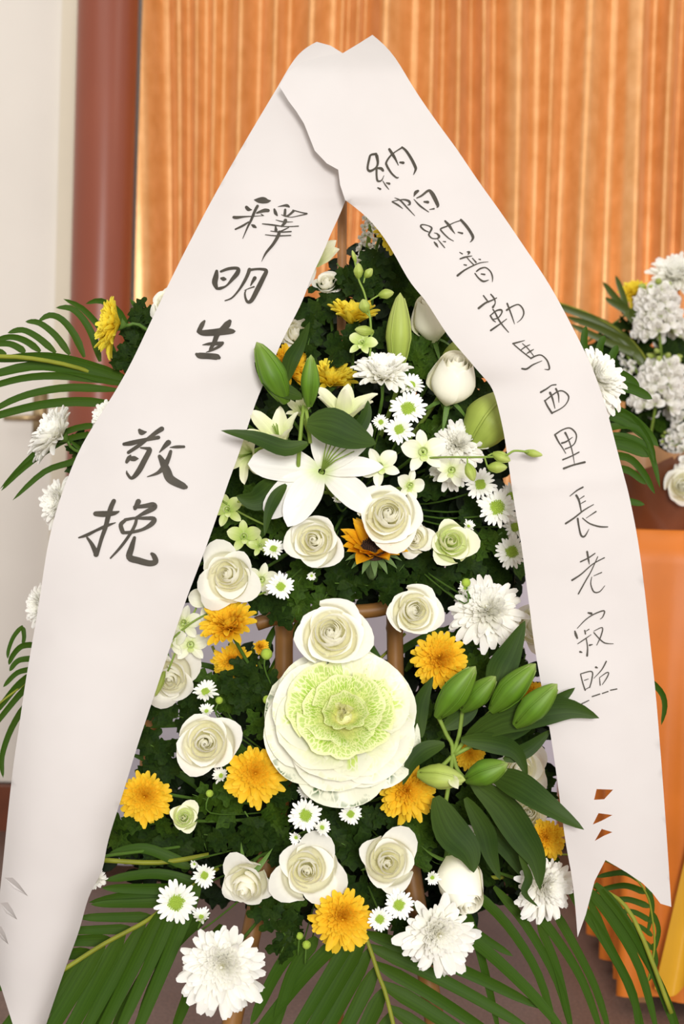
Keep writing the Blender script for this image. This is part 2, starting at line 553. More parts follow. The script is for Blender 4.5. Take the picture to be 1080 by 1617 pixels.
for sx in (-1, 1):
    for sy in (-1, 1):
        part('leg', mesh('leg', *box(sx * (hwid - .06) - .02, sx * (hwid - .06) + .02, sy * .19 - .02, sy * .19 + .02, 0, pz - .01)[:2], M_STAKE, None, False), pl)
# yellow satin hanging over its front
M_YSAT = plain('yellow_satin', (0.70, 0.36, 0.02), 0.28, 0.06, 8, 0.6)
ya = W(1042, 1330, YP - .05).x
yz0, yz1 = W(1060, 1556, YP - .05).z, W(1060, 1290, YP - .05).z
def ysat(u, v):
    x = ya + (u + 1) / 2 * 0.30 + 0.16 * v * (1 - (u + 1) / 2)
    return (x, YP - 0.055 - 0.022 * math.sin((u + 1) * 7.5 + v) * (1.1 - v * .5), yz0 + (pz + .003 - yz0) * v + 0.012 * math.sin(u * 9) * (1 - v))
tag(part('satin_drape', gmesh('satin_drape', ysat, 80, 16, M_YSAT), None), 'shiny yellow satin drape hanging over the front of the orange table', 'cloth')

# ================================================================ the flower stand
stand = thing('flower_stand', 'brown bamboo tripod stand that carries the two tiers of flowers', 'stand', Matrix.Translation((0, 0.2, 0)))
SI = stand.matrix_basis.inverted()


def pole(name, a, b, r0=0.013, r1=None, mat=None, nodes=True):
    a, b = Vector(a), Vector(b)
    pts, rs = [], []
    n = max(4, int((b - a).length / 0.05))
    for i in range(n + 1):
        t = i / n
        for dt, k in ((-0.1, 1), (0, 1.10 if nodes and 0 < i < n and i % 4 == 0 else 1), (0.1, 1)):
            tt = t + dt / n
            if 0 <= tt <= 1:
                pts.append(SI @ a.lerp(b, tt)); rs.append(((r0 * (1 - t) + (r1 or r0) * t)) * k)
    g = tube(pts, rs, 10)
    bg = Bag(); bg.add(g)
    return part(name, bg.build(name, mat or M_BAMBOO), stand)


LP = [(445, 1062), (625, 1090)]
fl = W(365, 1640, 0.02); fr = W(690, 1640, 0.02)
pole('leg', Vector((fl.x - .06, -0.02, 0)), W(447, 1240, 0.10))
pole('leg', Vector((fr.x + .06, -0.02, 0)), W(628, 1240, 0.10))
pole('leg', Vector((0.02, 0.62, 0)), W(535, 560, 0.19))
pole('post', W(447, 1240, 0.10), W(449, 930, 0.12), 0.012)
pole('post', W(628, 1240, 0.10), W(622, 930, 0.12), 0.011)
pole('post', W(228, 1290, 0.16), W(243, 1040, 0.16), 0.011)
pole('top_stake', W(538, 700, 0.17), W(541, 250, 0.10), 0.0065, None, M_STAKE, False)
arc = [W(p[0], p[1], 0.085) for p in cr([(405, 985), (440, 975), (500, 968), (560, 966), (600, 962), (640, 948), (680, 930)], 5)]
bg = Bag(); bg.add(tube([SI @ p for p in arc], 0.0095, 10))
part('rim', bg.build('rim', M_BAMBOO), stand)
for (c, rx, rz) in (((545, 800), 0.13, 0.10), ((540, 1270), 0.17, 0.09)):
    p = W(*c, 0.24)
    prof = [(0.0, -rz), (rx * .7, -rz * .95), (rx, -rz * .4), (rx, rz * .4), (rx * .7, rz * .95), (0, rz)]
    bg = Bag(); bg.add(lathe(prof, 20), SI @ Matrix.Translation(p) @ Matrix.Diagonal((1, .5, 1, 1)))
    part('floral_foam', bg.build('floral_foam', M_FOAM), stand)
# ================================================================ paper ribbons with brush writing
def ribbon_mat():
    m, nt, b, out = nmat('white_nonwoven_paper')
    n = noise_tex(nt, 60, 'Object', 4)
    n2 = noise_tex(nt, 9, 'Object', 3)
    c = ramp(nt, n2, [(0.3, (0.61, 0.58, 0.565)), (0.7, (0.64, 0.61, 0.595))])
    nt.links.new(c.outputs[0], b.inputs['Base Color'])
    b.inputs['Roughness'].default_value = 0.75
    b.inputs['Specular IOR Level'].default_value = 0.2
    bump(nt, b, n, 0.12, 0.0008)
    t = nt.nodes.new('ShaderNodeBsdfTranslucent')
    nt.links.new(c.outputs[0], t.inputs[0])
    mx = nt.nodes.new('ShaderNodeMixShader'); mx.inputs[0].default_value = 0.15
    nt.links.new(b.outputs[0], mx.inputs[1]); nt.links.new(t.outputs[0], mx.inputs[2])
    nt.links.new(mx.outputs[0], out.inputs[0])
    return m


M_RIB = ribbon_mat()


def interp(tab, y):
    if y <= tab[0][0]: return tab[0][1]
    for a, b in zip(tab, tab[1:]):
        if y <= b[0]:
            t = (y - a[0]) / (b[0] - a[0])
            t = t * t * (3 - 2 * t) if len(tab) < 9 else t
            return a[1] + (b[1] - a[1]) * t
    return tab[-1][1]


def sheet(name, outline, holes, depth, step=11):
    """flat cut paper shape (with its cut-outs) laid over a curved surface"""
    def dens(poly):
        out = []
        for i, p in enumerate(poly):
            q = poly[(i + 1) % len(poly)]
            n = max(1, int(math.hypot(q[0] - p[0], q[1] - p[1]) / step))
            out += [(p[0] + (q[0] - p[0]) * k / n, p[1] + (q[1] - p[1]) * k / n) for k in range(n)]
        return out
    outer = dens(outline)
    pts = list(outer)
    edges = [(i, (i + 1) % len(outer)) for i in range(len(outer))]
    hs = []
    for h in holes:
        b = len(pts)
        d = dens(h)
        pts += d
        edges += [(b + i, b + (i + 1) % len(d)) for i in range(len(d))]
    def inside(x, y, poly):
        c = False
        for i in range(len(poly)):
            x1, y1 = poly[i]; x2, y2 = poly[i - 1]
            if (y1 > y) != (y2 > y) and x < (x2 - x1) * (y - y1) / (y2 - y1) + x1: c = not c
        return c
    xs = [p[0] for p in outline]; ys = [p[1] for p in outline]
    y = min(ys)
    k = 0
    while y < max(ys):
        x = min(xs) + (k % 2) * step / 2
        while x < max(xs):
            if inside(x, y, outline) and not any(inside(x, y, h) for h in holes):
                if min((x - p[0]) ** 2 + (y - p[1]) ** 2 for p in pts[:len(edges)]) > (step * .45) ** 2:
                    pts.append((x, y))
            x += step
        y += step * .87; k += 1
    r = delaunay_2d_cdt([Vector(p) for p in pts], edges, [], 0, 0.01)
    vs2, fs = r[0], []
    for f in r[2]:
        c = sum((vs2[i] for i in f), Vector((0, 0))) / len(f)
        if inside(c.x, c.y, outline) and not any(inside(c.x, c.y, h) for h in holes): fs.append(tuple(f))
    vs = [W(v.x, v.y, depth(v.x, v.y)) for v in vs2]
    # orient towards the camera
    fs2 = []
    for f in fs:
        nrm = (vs[f[1]] - vs[f[0]]).cross(vs[f[2]] - vs[f[0]])
        fs2.append(f if nrm.y < 0 else f[::-1])
    return vs, fs2


LL = [(500, 66), (477, 79), (458, 103), (440, 135), (400, 201), (340, 305), (306, 370), (275, 430), (230, 525), (200, 588), (165, 645), (128, 703), (107, 755), (92, 795), (80, 840),
      (72, 880), (62, 950), (50, 1020), (38, 1090), (30, 1150), (22, 1200), (14, 1270), (8, 1330), (1, 1400), (-8, 1480), (-10, 1530)]
LB = [(-10, 1530), (2, 1560), (20, 1617), (36, 1668), (70, 1640)]
LR = [(545, 318), (534, 345), (523, 367), (508, 405), (493, 433), (480, 470), (467, 497), (452, 525), (437, 557), (426, 585), (417, 604), (404, 635), (390, 677), (378, 715), (360, 763), (348, 800),
      (327, 860), (308, 910), (290, 957), (267, 1027), (243, 1100), (226, 1150), (210, 1200), (195, 1250), (180, 1297), (167, 1340), (163, 1375), (143, 1407), (133, 1440), (123, 1477), (107, 1517), (73, 1617), (60, 1660)]
RR = [(588, 55), (617, 80), (640, 117), (660, 150), (700, 207), (720, 233), (753, 283), (780, 320), (803, 353), (832, 396), (860, 437), (885, 480), (907, 523), (925, 558), (940, 593), (950, 622), (960, 653), (980, 733), (990, 768), (997, 800),
      (1007, 850), (1018, 931), (1029, 1038), (1036, 1100), (1047, 1240), (1054, 1340), (1060, 1432)]
RL = [(545, 316), (560, 327), (587, 350), (617, 390), (643, 440), (662, 463), (678, 483), (707, 531), (736, 563), (756, 588), (775, 608), (784, 633), (794, 676), (799, 705), (804, 740), (813, 803), (823, 856), (832, 929), (837, 965), (841, 1000),
      (847, 1039), (857, 1095), (869, 1155), (884, 1262), (894, 1340), (905, 1391), (912, 1480)]


def smooth_edge(e, it=3):
    c = cr(e, 3)
    for _ in range(it):
        c = [c[0]] + [tuple(.25 * p + .5 * q + .25 * r for p, q, r in zip(c[i - 1], c[i], c[i + 1])) for i in range(1, len(c) - 1)] + [c[-1]]
    return c


LL, LR, RR, RL = smooth_edge(LL), smooth_edge(LR), smooth_edge(RR), smooth_edge(RL)


def xat(edge, y):
    if y <= edge[0][1]: return edge[0][0]
    for a, b in zip(edge, edge[1:]):
        if a[1] <= y <= b[1]: return a[0] + (b[0] - a[0]) * (y - a[1]) / max(1e-6, b[1] - a[1])
    return edge[-1][0]


def dL(x, y):
    base = interp([(60, 0.065), (320, -0.035), (600, -0.095), (900, -0.125), (1200, -0.13), (1700, -0.10)], y)
    xl = xat(LL, y); xr_ = xat(LR, y) if y > 318 else 560
    s = (x - xl) / max(20, xr_ - xl) * 2 - 1
    base += 0.012 * s * s + 0.022 * max(0, (y - 900) / 700) * s ** 4
    if y < 110: base += 0.00003 * (110 - y) ** 2
    base += 0.003 * noise.noise(Vector((x * .007, y * .004, 1))) + 0.0005 * noise.noise(Vector((x * .03, y * .025, 2)))
    d = (x * .35 + y - 700) / 26.0            # a soft crease across the tail
    base -= 0.0035 * math.exp(-d * d) * (s * .5 + .5)
    d = (y - .25 * x - 800) / 22.0
    base -= 0.004 * math.exp(-d * d) * max(0, s)
    return base


def dR(x, y):
    base = interp([(55, 0.02), (320, -0.065), (600, -0.10), (900, -0.12), (1200, -0.135), (1500, -0.12)], y)
    xl = xat(RL, y) if y > 316 else 470
    xr_ = xat(RR, y)
    s = (x - xl) / max(20, xr_ - xl) * 2 - 1
    base += 0.010 * s * s
    if y < 120:
        base += 0.00003 * (120 - y) ** 2
    if y < 316:
        q = max(0, (560 - x) / 120.0)
        base -= 0.006 * q * (1 if y > 100 else .3)
        d = ((x - 541) - (y - 84) * .05) / 10.0
        base += 0.008 * math.exp(-d * d) * max(0, 1 - (y - 60) / 120)
    base += 0.003 * noise.noise(Vector((x * .007, y * .004, 7))) + 0.0005 * noise.noise(Vector((x * .03, y * .025, 8)))
    d = (y - 765 + (x - 860) * .10) / 14.0
    base -= 0.0025 * math.exp(-d * d)
    d = ((y - 610) + (x - 775) * .15) / 24.0
    base += 0.006 * math.exp(-d * d) * max(0, -s)
    return base


outL = LL + LB + LR[::-1] + [(556, 290), (562, 200), (565, 110), (541, 84), (522, 72)]
outL = [p for i, p in enumerate(outL) if p != outL[i - 1]]
HL = [[(7, 1386), (20, 1386), (30, 1396), (44, 1415), (22, 1403)], [(0, 1426), (12, 1425), (20, 1437), (27, 1452), (10, 1442)], [(-8, 1462), (2, 1463), (8, 1474), (13, 1491), (2, 1482)]]
outR = RR + [(1043, 1427), (1030, 1410), (1015, 1395), (990, 1378), (956, 1358), (939, 1391), (925, 1444), (912, 1480)] + RL[::-1][1:] + \
       [(537, 292), (534, 268), (516, 258), (497, 238), (480, 195), (468, 176), (456, 160), (441, 136), (455, 113), (478, 98), (510, 89), (541, 84), (566, 69)]
HR = [[(942, 1246), (968, 1247), (954, 1262), (938, 1263)], [(945, 1284), (967, 1287), (950, 1296), (936, 1302)], [(950, 1309), (967, 1314), (953, 1320), (939, 1328)]]


def make_ribbon(label, outline, holes, depth):
    vs, fs = sheet('ribbon', outline, holes, depth)
    org = W(520, 110, 0.0)
    t = thing('paper_ribbon', label, 'ribbon', Matrix.Translation(org))
    me = mesh('ribbon_tail', [v - org for v in vs], fs, M_RIB)
    o = part('ribbon_tail', me, t)
    return t, org, BVHTree.FromPolygons(vs, fs)


ribL, orgL, bvL = make_ribbon('left white paper ribbon tail, five large black brush characters', outL, HL, dL)
ribR, orgR, bvR = make_ribbon('right white paper ribbon tail, column of small black brush characters', outR, HR, dR)


def P_(s):
    return [[tuple(float(q) for q in p.split(',')) for p in st.split(';')] for st in s.strip().split('|')]


def brush(rib, org, bvh, ox, oy, sc, data, label):
    b = Bag()
    off = [0.0009]
    for st in P_(data):
        st = [(ox + x * sc, oy + y * sc, w * sc) for x, y, w in st]
        c = cr(st, 5)
        L, Rr = [], []
        for i, (x, y, w) in enumerate(c):
            x0, y0, _ = c[max(0, i - 1)]; x1, y1, _ = c[min(len(c) - 1, i + 1)]
            dx, dy = x1 - x0, y1 - y0
            l = math.hypot(dx, dy) or 1
            w = max(w, .5) * .5
            L.append((x - dy / l * w, y + dx / l * w)); Rr.append((x + dy / l * w, y - dx / l * w))
        pts, fs = [], []
        for a, q in zip(L, Rr): pts += [a, q]
        for i in range(len(c) - 1): fs.append((2 * i, 2 * i + 1, 2 * i + 3, 2 * i + 2))
        for (e, nb) in ((0, 1), (-1, -2)):          # round ends
            x, y, w = c[e]; xn, yn, _ = c[nb]
            a0 = math.atan2(y - yn, x - xn)
            r = max(w, .5) * .5
            base = len(pts)
            fan = [(x + r * math.cos(a0 + th), y + r * math.sin(a0 + th)) for th in (-PI / 2, -PI / 4, 0, PI / 4, PI / 2)]
            pts += fan
            fs.append(tuple(range(base, base + 5)))
        off[0] += 0.00002
        vs = []
        for (x, y) in pts:
            d = ray(x, y)
            hit = bvh.ray_cast(CAMP, d)
            p = hit[0] if hit[0] is not None else W(x, y, -0.1)
            vs.append(p - d * off[0] - org)
        b.add((vs, fs, [(0, 0)] * len(vs)))
    return part('ink_character', b.build('ink_character', M_INK, False), rib, None, label)


A_ = (360, 300, .1296)
B_ = (300, 410, .1204)
C_ = (120, 660, .1759)
D_ = (570, 220, .1296)
E_ = (650, 330, .1111)
F_ = (700, 380, .1667)
G_ = (840, 600, .1545)
H_ = (840, 760, .2222)
# the cut tongues of the left ribbon, bent slightly back
for k, h in enumerate(HL):
    fv, n_ = [], len(h)
    for i, (x, y) in enumerate(h):
        fv.append(W(x, y, dL(x, y) + .0008 + .016 * max(0, (y - h[0][1])) / 30) - orgL)
    part('cut_flap', mesh('cut_flap', fv, [tuple(range(n_))[::-1]], M_RIB, None, False), ribL)
ribL['group'] = ribR['group'] = 'hanging tails of the paper ribbon'
LEFT = [
 (A_, '釋', "320,120,10;370,125,60;430,125,80;480,135,50;518,130,12|225,210,40;250,235,45;290,240,8|490,250,40;440,250,45;350,280,20|70,332,35;110,335,38;200,325,20;300,320,12;440,312,6|360,195,35;330,250,35;280,370,30;240,450,22;180,590,8|250,390,18;180,435,26;90,478,20|290,425,18;315,440,40;340,455,20|400,290,8;425,310,18|610,203,6;680,190,24;720,190,36;745,205,20|565,235,25;580,280,40;600,310,16|697,240,30;692,300,34|650,300,6;720,318,22;800,255,30|790,245,14;900,275,14;965,288,16;900,305,14;780,330,10;720,325,10|585,365,8;680,388,16;790,388,6|700,370,45;690,400,40;655,440,24|420,412,12;540,425,20;700,445,12;858,440,14|580,445,20;585,490,40|740,455,12;660,495,16;600,510,10|520,500,10;640,512,16;770,506,16|455,545,10;600,558,16;765,553,14|625,510,35;610,560,42;550,660,36;460,771,26;409,872,4"),
 (B_, '明', "350,150,40;340,220,68;325,300,74;350,375,40|405,155,30;500,120,40;600,110,40;635,130,50;615,185,62;560,250,50;480,340,25;400,375,40;350,380,30|410,245,30;440,252,55;465,255,30|780,130,50;755,200,45;710,290,40;640,400,28;550,500,22;460,538,16|770,140,40;850,125,30;950,125,35;1000,150,50;960,240,60;880,400,65;810,530,55;760,555,40;730,510,30;720,440,22;735,400,12|850,240,50;820,290,35;795,340,14|715,402,8;780,375,14;840,355,20"),
 (B_, '生', "190,805,30;160,850,60;120,930,60|110,940,50;170,960,75;300,955,90;450,940,95;560,940,60;592,938,14|520,810,55;490,850,90;440,900,80;360,980,70;320,1080,60;270,1170,40;250,1210,12|165,1118,10;250,1105,40;350,1100,50;430,1090,35|430,1100,30;380,1140,40;280,1190,30;210,1215,8|85,1240,40;130,1258,80;250,1265,80;350,1275,80;380,1285,50"),
 (C_, '敬', "570,110,30;590,130,50;632,125,10|770,98,46;720,130,40;640,190,30;560,250,35;470,310,30|430,235,30;500,225,45;600,200,35;740,175,35|580,268,14;640,275,30;660,290,46;620,370,50;560,480,50;500,540,30;460,500,22;455,475,8|490,335,14;475,360,40;455,395,30|500,365,45;530,365,45;560,365,8|830,220,50;800,250,40;750,308,10|845,265,8;900,260,28;970,258,24|850,300,30;830,360,40;790,440,50;730,495,30;640,528,8|750,345,35;780,400,60;815,480,80;850,550,78;960,610,60;985,620,40"),
 (C_, '挽', "340,745,40;315,800,45;290,880,45;265,980,40;230,1080,35;200,1180,35;180,1225,50|175,860,45;250,862,55;340,855,40;385,840,14|355,940,8;270,970,30;180,1010,25;100,1050,30;25,1075,14|100,1075,20;140,1130,35;180,1210,50|560,750,50;530,812,35|525,800,30;620,790,40;690,780,50;700,805,50;620,850,40;540,890,14|440,920,30;402,960,40;420,1025,40|440,915,30;520,900,25;600,900,30;700,905,40;680,950,45;600,1000,30;500,1025,30;420,1030,30|545,890,25;530,960,30;480,1050,28;400,1160,26;310,1258,16|525,1075,30;500,1160,50;480,1250,60;560,1280,60;660,1305,55;715,1290,50;700,1240,45;680,1220,30"),
]
RIGHT = [
 (D_, '納', "185,178,30;120,190,24;100,240,28;80,350,26;105,385,32;150,370,26;190,335,24;205,280,30;192,200,40|190,335,26;190,440,24;203,505,26;250,500,16;280,440,6|195,350,20;245,355,35;268,380,30|205,590,16;235,605,26|265,505,8;300,560,16;340,610,8|310,530,14;345,540,30|345,120,30;390,190,36;420,240,26;455,315,8|455,465,14;430,465,20;370,410,24;315,320,28;310,275,24;360,200,20;420,150,14;500,100,20|500,95,22;550,140,30;610,230,34;660,330,36;665,370,28;640,430,8|475,280,20;515,285,34"),
 (D_, '帕', "380,760,16;450,800,22;510,845,6|385,755,10;460,740,12;530,735,20;585,755,30;595,790,24;570,800,10|410,712,6;480,745,20;560,830,18;655,930,8|695,628,30;665,650,40;645,695,8|645,730,8;720,810,22;825,885,10|680,715,14;740,685,24;820,625,30;860,650,45;900,720,50;935,800,40;930,825,20|770,760,20;815,765,36|835,855,8;890,845,20"),
 (E_, '納', "240,325,14;180,300,22;130,250,26;150,222,20;230,235,14;285,270,26;260,330,26;245,370,24;290,415,18;360,420,18;390,390,36;360,350,20;320,340,8|320,470,16;350,505,34;375,545,10|370,430,8;420,490,18;470,550,14|445,460,10;480,465,20|475,170,26;530,230,40;570,290,30;615,350,8|595,455,10;520,410,18;430,320,22;415,280,22;500,245,20;600,195,14;690,165,14|700,155,34;760,220,40;820,300,40;870,390,40;860,440,26;830,472,8|660,330,16;720,345,28"),
 (F_, '普', "155,110,8;180,125,12|225,105,8;245,110,24;235,130,10|160,172,14;210,155,16;270,145,8|225,160,10;250,190,10;290,230,12|275,165,8;310,205,16|335,175,8;352,178,12|195,228,10;218,232,14|135,330,22;200,280,16;280,238,12;350,210,10;425,200,5|315,290,14;350,265,16;400,255,12;445,290,12;465,340,14;465,390,5|300,310,12;335,355,14;380,385,18;430,372,6|360,315,12;392,320,16"),
 (F_, '勒', "380,520,12;410,560,14;430,585,8|450,508,12;480,545,16;492,590,10;470,630,22|335,640,22;400,590,18;460,565,14;505,542,10|470,650,12;490,680,14;520,740,16;560,800,14;618,868,8|445,710,14;470,750,14;495,770,8|450,705,12;500,665,14;545,655,18;555,680,14;520,730,12;470,745,10|450,850,18;500,815,16;550,780,12;600,742,8|600,658,18;650,625,14;710,605,12;750,640,14;762,690,14;740,740,10;700,775,5|605,595,16;630,660,14;655,730,12;675,790,5"),
 (F_, '馬', "660,975,16;710,962,14;770,945,6|670,985,12;740,1045,12;830,1115,12|730,1040,8;770,1010,12;820,985,8|790,1070,8;820,1050,16;855,1030,8|750,975,8;800,1020,10;855,1090,8|830,1115,16;880,1090,14;930,1085,12;980,1130,14;1003,1190,16;1000,1220,14;960,1218,5|745,1212,16;790,1215,18;850,1175,14;935,1138,6"),
 (G_, '西', "90,125,20;150,90,16;200,55,12;245,48,14|130,210,16;160,270,18;205,340,20|130,215,14;200,160,14;270,115,14;320,115,14;365,150,16;375,190,14;345,250,12;290,295,12;210,335,16|185,130,24;210,190,18;235,290,8|245,90,20;270,150,16;275,230,6"),
 (G_, '里', "235,560,20;270,630,16;310,690,12;345,750,8|240,555,16;310,510,14;380,490,14;430,520,16;455,570,14;440,640,12;400,680,12;340,705,14|305,645,18;350,630,16;415,585,6|340,540,22;370,600,14;410,720,12;435,860,6|315,815,16;400,780,14;480,738,14|325,905,22;420,870,18;540,840,22"),
 (H_, '長', "270,105,6;320,65,10;362,42,12|315,100,16;335,140,14;350,215,8|340,125,5;370,105,8|345,160,5;380,140,8|240,300,14;300,260,12;370,205,10;438,165,6|325,265,14;335,330,12;350,385,14;375,390,12;405,340,4|360,262,8;410,300,10;480,322,12;538,324,8|385,262,4;455,215,10"),
 (H_, '老', "345,572,10;400,545,10;448,512,8|392,500,14;402,560,12;408,590,4|285,703,14;350,660,10;430,590,8;515,543,8|468,535,6;420,640,8;380,710,9;330,800,10|440,672,5;495,648,8|425,680,5;418,730,8;440,785,10;480,785,8;518,742,4"),
 (H_, '寂', "400,935,12;422,940,18|322,1045,5;380,985,8;440,945,9;512,920,10;505,960,8;485,980,4|305,1065,10;312,1090,18;322,1115,12|375,1060,10;380,1085,10|385,1065,5;405,1052,8|325,1155,6;370,1125,8;420,1090,5|385,1115,8;395,1180,9;392,1240,14|343,1212,16;355,1216,8|410,1165,14;430,1160,6|440,1065,5;500,1040,8;490,1100,9;460,1165,5|440,1075,8;480,1120,9;520,1150,9;578,1155,5"),
 (H_, '照', "345,1370,8;360,1430,9;378,1485,10|348,1368,8;425,1352,9;425,1410,9;410,1465,8|372,1415,6;400,1405,6|378,1480,6;412,1462,6|455,1322,16;465,1326,8|528,1280,10;495,1340,8;440,1400,4|480,1400,6;485,1450,8|480,1395,5;530,1360,8;545,1365,8;530,1400,8;500,1445,5|329,1593,10;405,1557,7|428,1530,9;482,1512,9|500,1508,8;540,1494,9|558,1485,9;603,1476,9"),
]
for (o3, chn, dt) in LEFT: brush(ribL, orgL, bvL, *o3, dt, 'large black brush character ' + chn)
for k, (o3, chn, dt) in enumerate(RIGHT): brush(ribR, orgR, bvR, *o3, dt, ('upper' if k == 0 else 'lower') + ' small brush character ' + chn if chn == '納' else 'small black brush character ' + chn)
# ================================================================ flower builders
CORE_U = W(555, 800, 0.22)
CORE_L = W(540, 1270, 0.22)


def T(x, y, z): return Matrix.Translation((x, y, z))
def RX(a): return Matrix.Rotation(a, 4, 'X')
def RY(a): return Matrix.Rotation(a, 4, 'Y')
def RZ(a): return Matrix.Rotation(a, 4, 'Z')
def SC(s, t=None, q=None): return Matrix.Diagonal((s, t if t is not None else s, q if q is not None else s, 1))


def strap(name, mat, w=.13, a0=0.0, a1=-10, cup=.35, nu=2, nv=5, tip=2.2, base=.45, notch=0.0, twist=0.0, peak=.62):
    """unit-long petal running along +Y; a0..a1 its rise (degrees) from base to tip"""
    N = 24
    path = [(0.0, 0.0)]
    for i in range(N):
        a = rad(a0 + (a1 - a0) * (i + .5) / N)
        path.append((path[-1][0] + math.cos(a) / N, path[-1][1] + math.sin(a) / N))
    def f(u, v):
        v = 1 - (1 - v) ** 1.45
        k = v * N; i = min(N - 1, int(k)); t = k - i
        y = path[i][0] + (path[i + 1][0] - path[i][0]) * t
        z = path[i][1] + (path[i + 1][1] - path[i][1]) * t
        a = rad(a0 + (a1 - a0) * v)
        if v < peak: ww = base + (1 - base) * math.sin(v / peak * PI / 2)
        else: ww = max(0.0, 1 - ((v - peak) / (1 - peak)) ** tip) ** .5 if tip > 1.5 else max(0.0, 1 - ((v - peak) / (1 - peak)) ** 1.6)
        ww = max(ww, 0.36 if tip > 2 else 0.04) * w
        c = cup * ww * u * u
        tw = twist * v * u * ww
        y2 = y - notch * (1 - u * u) * 0.05 * (v > .99)
        return (u * ww, y2 - math.sin(a) * c, z + math.cos(a) * c + tw)
    return gmesh(name, f, nu, nv, mat)


def stem_to(parent, p0, n, core, r=0.0022, mat=None, bend=0.03, label=None):
    """stem from the head's back (world point) towards the floral foam"""
    p0 = Vector(p0); n = Vector(n)
    q = p0.lerp(core, .72)
    q.y = max(q.y, p0.y + .06)
    pts = cr([tuple(p0), tuple(p0 - n * bend), tuple((p0 - n * bend).lerp(q, .5) + Vector((0, .01, -.01))), tuple(q)], 4)
    I = parent.matrix_basis.inverted()
    bg = Bag(); bg.add(tube([I @ Vector(p) for p in pts], r, 6))
    return part('stem', bg.build('stem', mat or M_STEM), parent, None, label)


def core_of(py): return CORE_U if py < 985 else CORE_L


CALYX = {}
def calyx_mesh():
    if 'c' not in CALYX:
        b = Bag()
        b.add(lathe([(0.0, -.34), (.07, -.33), (.10, -.24), (.16, -.12), (.20, 0)], 10))
        CALYX['c'] = b.build('calyx', M_CALYX)
        CALYX['s'] = strap('sepal', M_CALYX, .10, -25, -60, .3, 2, 5, 1.0, .9, peak=.15)
    return CALYX['c'], CALYX['s']


# ---- rose ----
ROSE = {}
def rose_petals(kind, mat):
    key = (kind, mat.name)
    if key in ROSE: return ROSE[key]
    r = random.Random({'open': 3, 'full': 8, 'point': 21, 'bud': 34, 'wide': 55}[kind])
    n, R1, curl1, point, dome = {'open': (24, .80, .24, .30, .62), 'full': (30, .82, .20, .20, .62), 'point': (19, .74, .32, .50, .70), 'bud': (12, .60, .05, .25, 0), 'wide': (21, .76, .42, .34, .56)}[kind]
    out = []
    for i in range(n):
        t = i / (n - 1)
        th = i * rad(137.5) + r.uniform(-.3, .3)
        R_ = 0.05 + (R1 - 0.05) * t ** (1.12 if kind != 'bud' else .6)
        span = 1.5 * (1 - t) ** 2 + (1.02 if kind != 'bud' else 1.45) + r.uniform(-.12, .12)
        H = (dome - .06) * math.cos(t * 1.15) ** 1.2 + .06 + r.uniform(-.03, .03)
        if kind == 'bud': H = .92 - .10 * t + r.uniform(-.03, .03)
        depth = .42 + .1 * t
        curl = curl1 * max(0, (t - .55) / .45) ** 1.2 * r.uniform(.6, 1.3)
        close = .42 * max(0, 1 - t / .80) ** .8 + .05 + (.42 if t < .14 else 0)
        ph, k2, lean = r.uniform(0, 6.28), r.uniform(.5, 1.4), r.uniform(-.12, .12)
        off = (.05 + .045 * t) * (r.choice((-1, 1)) if t > .35 else 1)
        ex, ey = r.uniform(-.03, .03), r.uniform(-.03, .03)

        def f(u, v, R_=R_, th=th, span=span, H=H, curl=curl, ph=ph, k2=k2, t=t, lean=lean, close=close, depth=depth, off=off, ex=ex, ey=ey):
            a = th + u * span * (.75 + .25 * math.sin(v * PI * .7))
            edge = 1 - point * (.3 + .7 * t) * abs(u) ** 2.4 * k2
            vv = v * edge
            if kind == 'bud':
                rr = R_ * (.16 + .84 * math.sin(min(1, vv * 1.9) * PI / 2)) * (1 - .80 * max(0, vv - .40) ** 1.3)
                rr += .03 * u * (.5 + t)
                q = max(0, (vv - .90) / .10)
                rr += .04 * t * q
                z = -.52 + (H + .52) * vv ** .9 + .02 * math.sin(3 * u + ph) * v
                return (rr * math.cos(a), rr * math.sin(a), z)
            k = min(1, vv / .25); k = k * k * (3 - 2 * k)
            body = R_ * (1 - .20 * (1 - vv) ** 1.5)
            rr = .10 * (1 - k) + body * k
            q = max(0, (vv - .50) / .50)
            rr *= 1 - close * q ** 1.6
            q2 = max(0, (vv - .72) / .28)
            rr += curl * q2 ** 1.6 + off * u * k * min(1, .3 + t)
            zt = H - depth * (1 - vv) ** .9
            z = -.36 * (1 - k) + zt * k - curl * .70 * q2 ** 2.6 + lean * u * .5 * t
            wob = .014 * (.2 + t) * math.sin(2.7 * u + ph) * v + .010 * math.sin(6 * u + ph * 2) * v * v * t
            rr += wob + (.02 + .06 * t) * q2 * q2 * (1 - abs(u)) ** 2
            return (rr * math.cos(a) + ex * k, rr * math.sin(a) + ey * k, z + wob * .6)
        out.append(gmesh('petal', f, 10, 10, mat))
    ROSE[key] = out
    return out


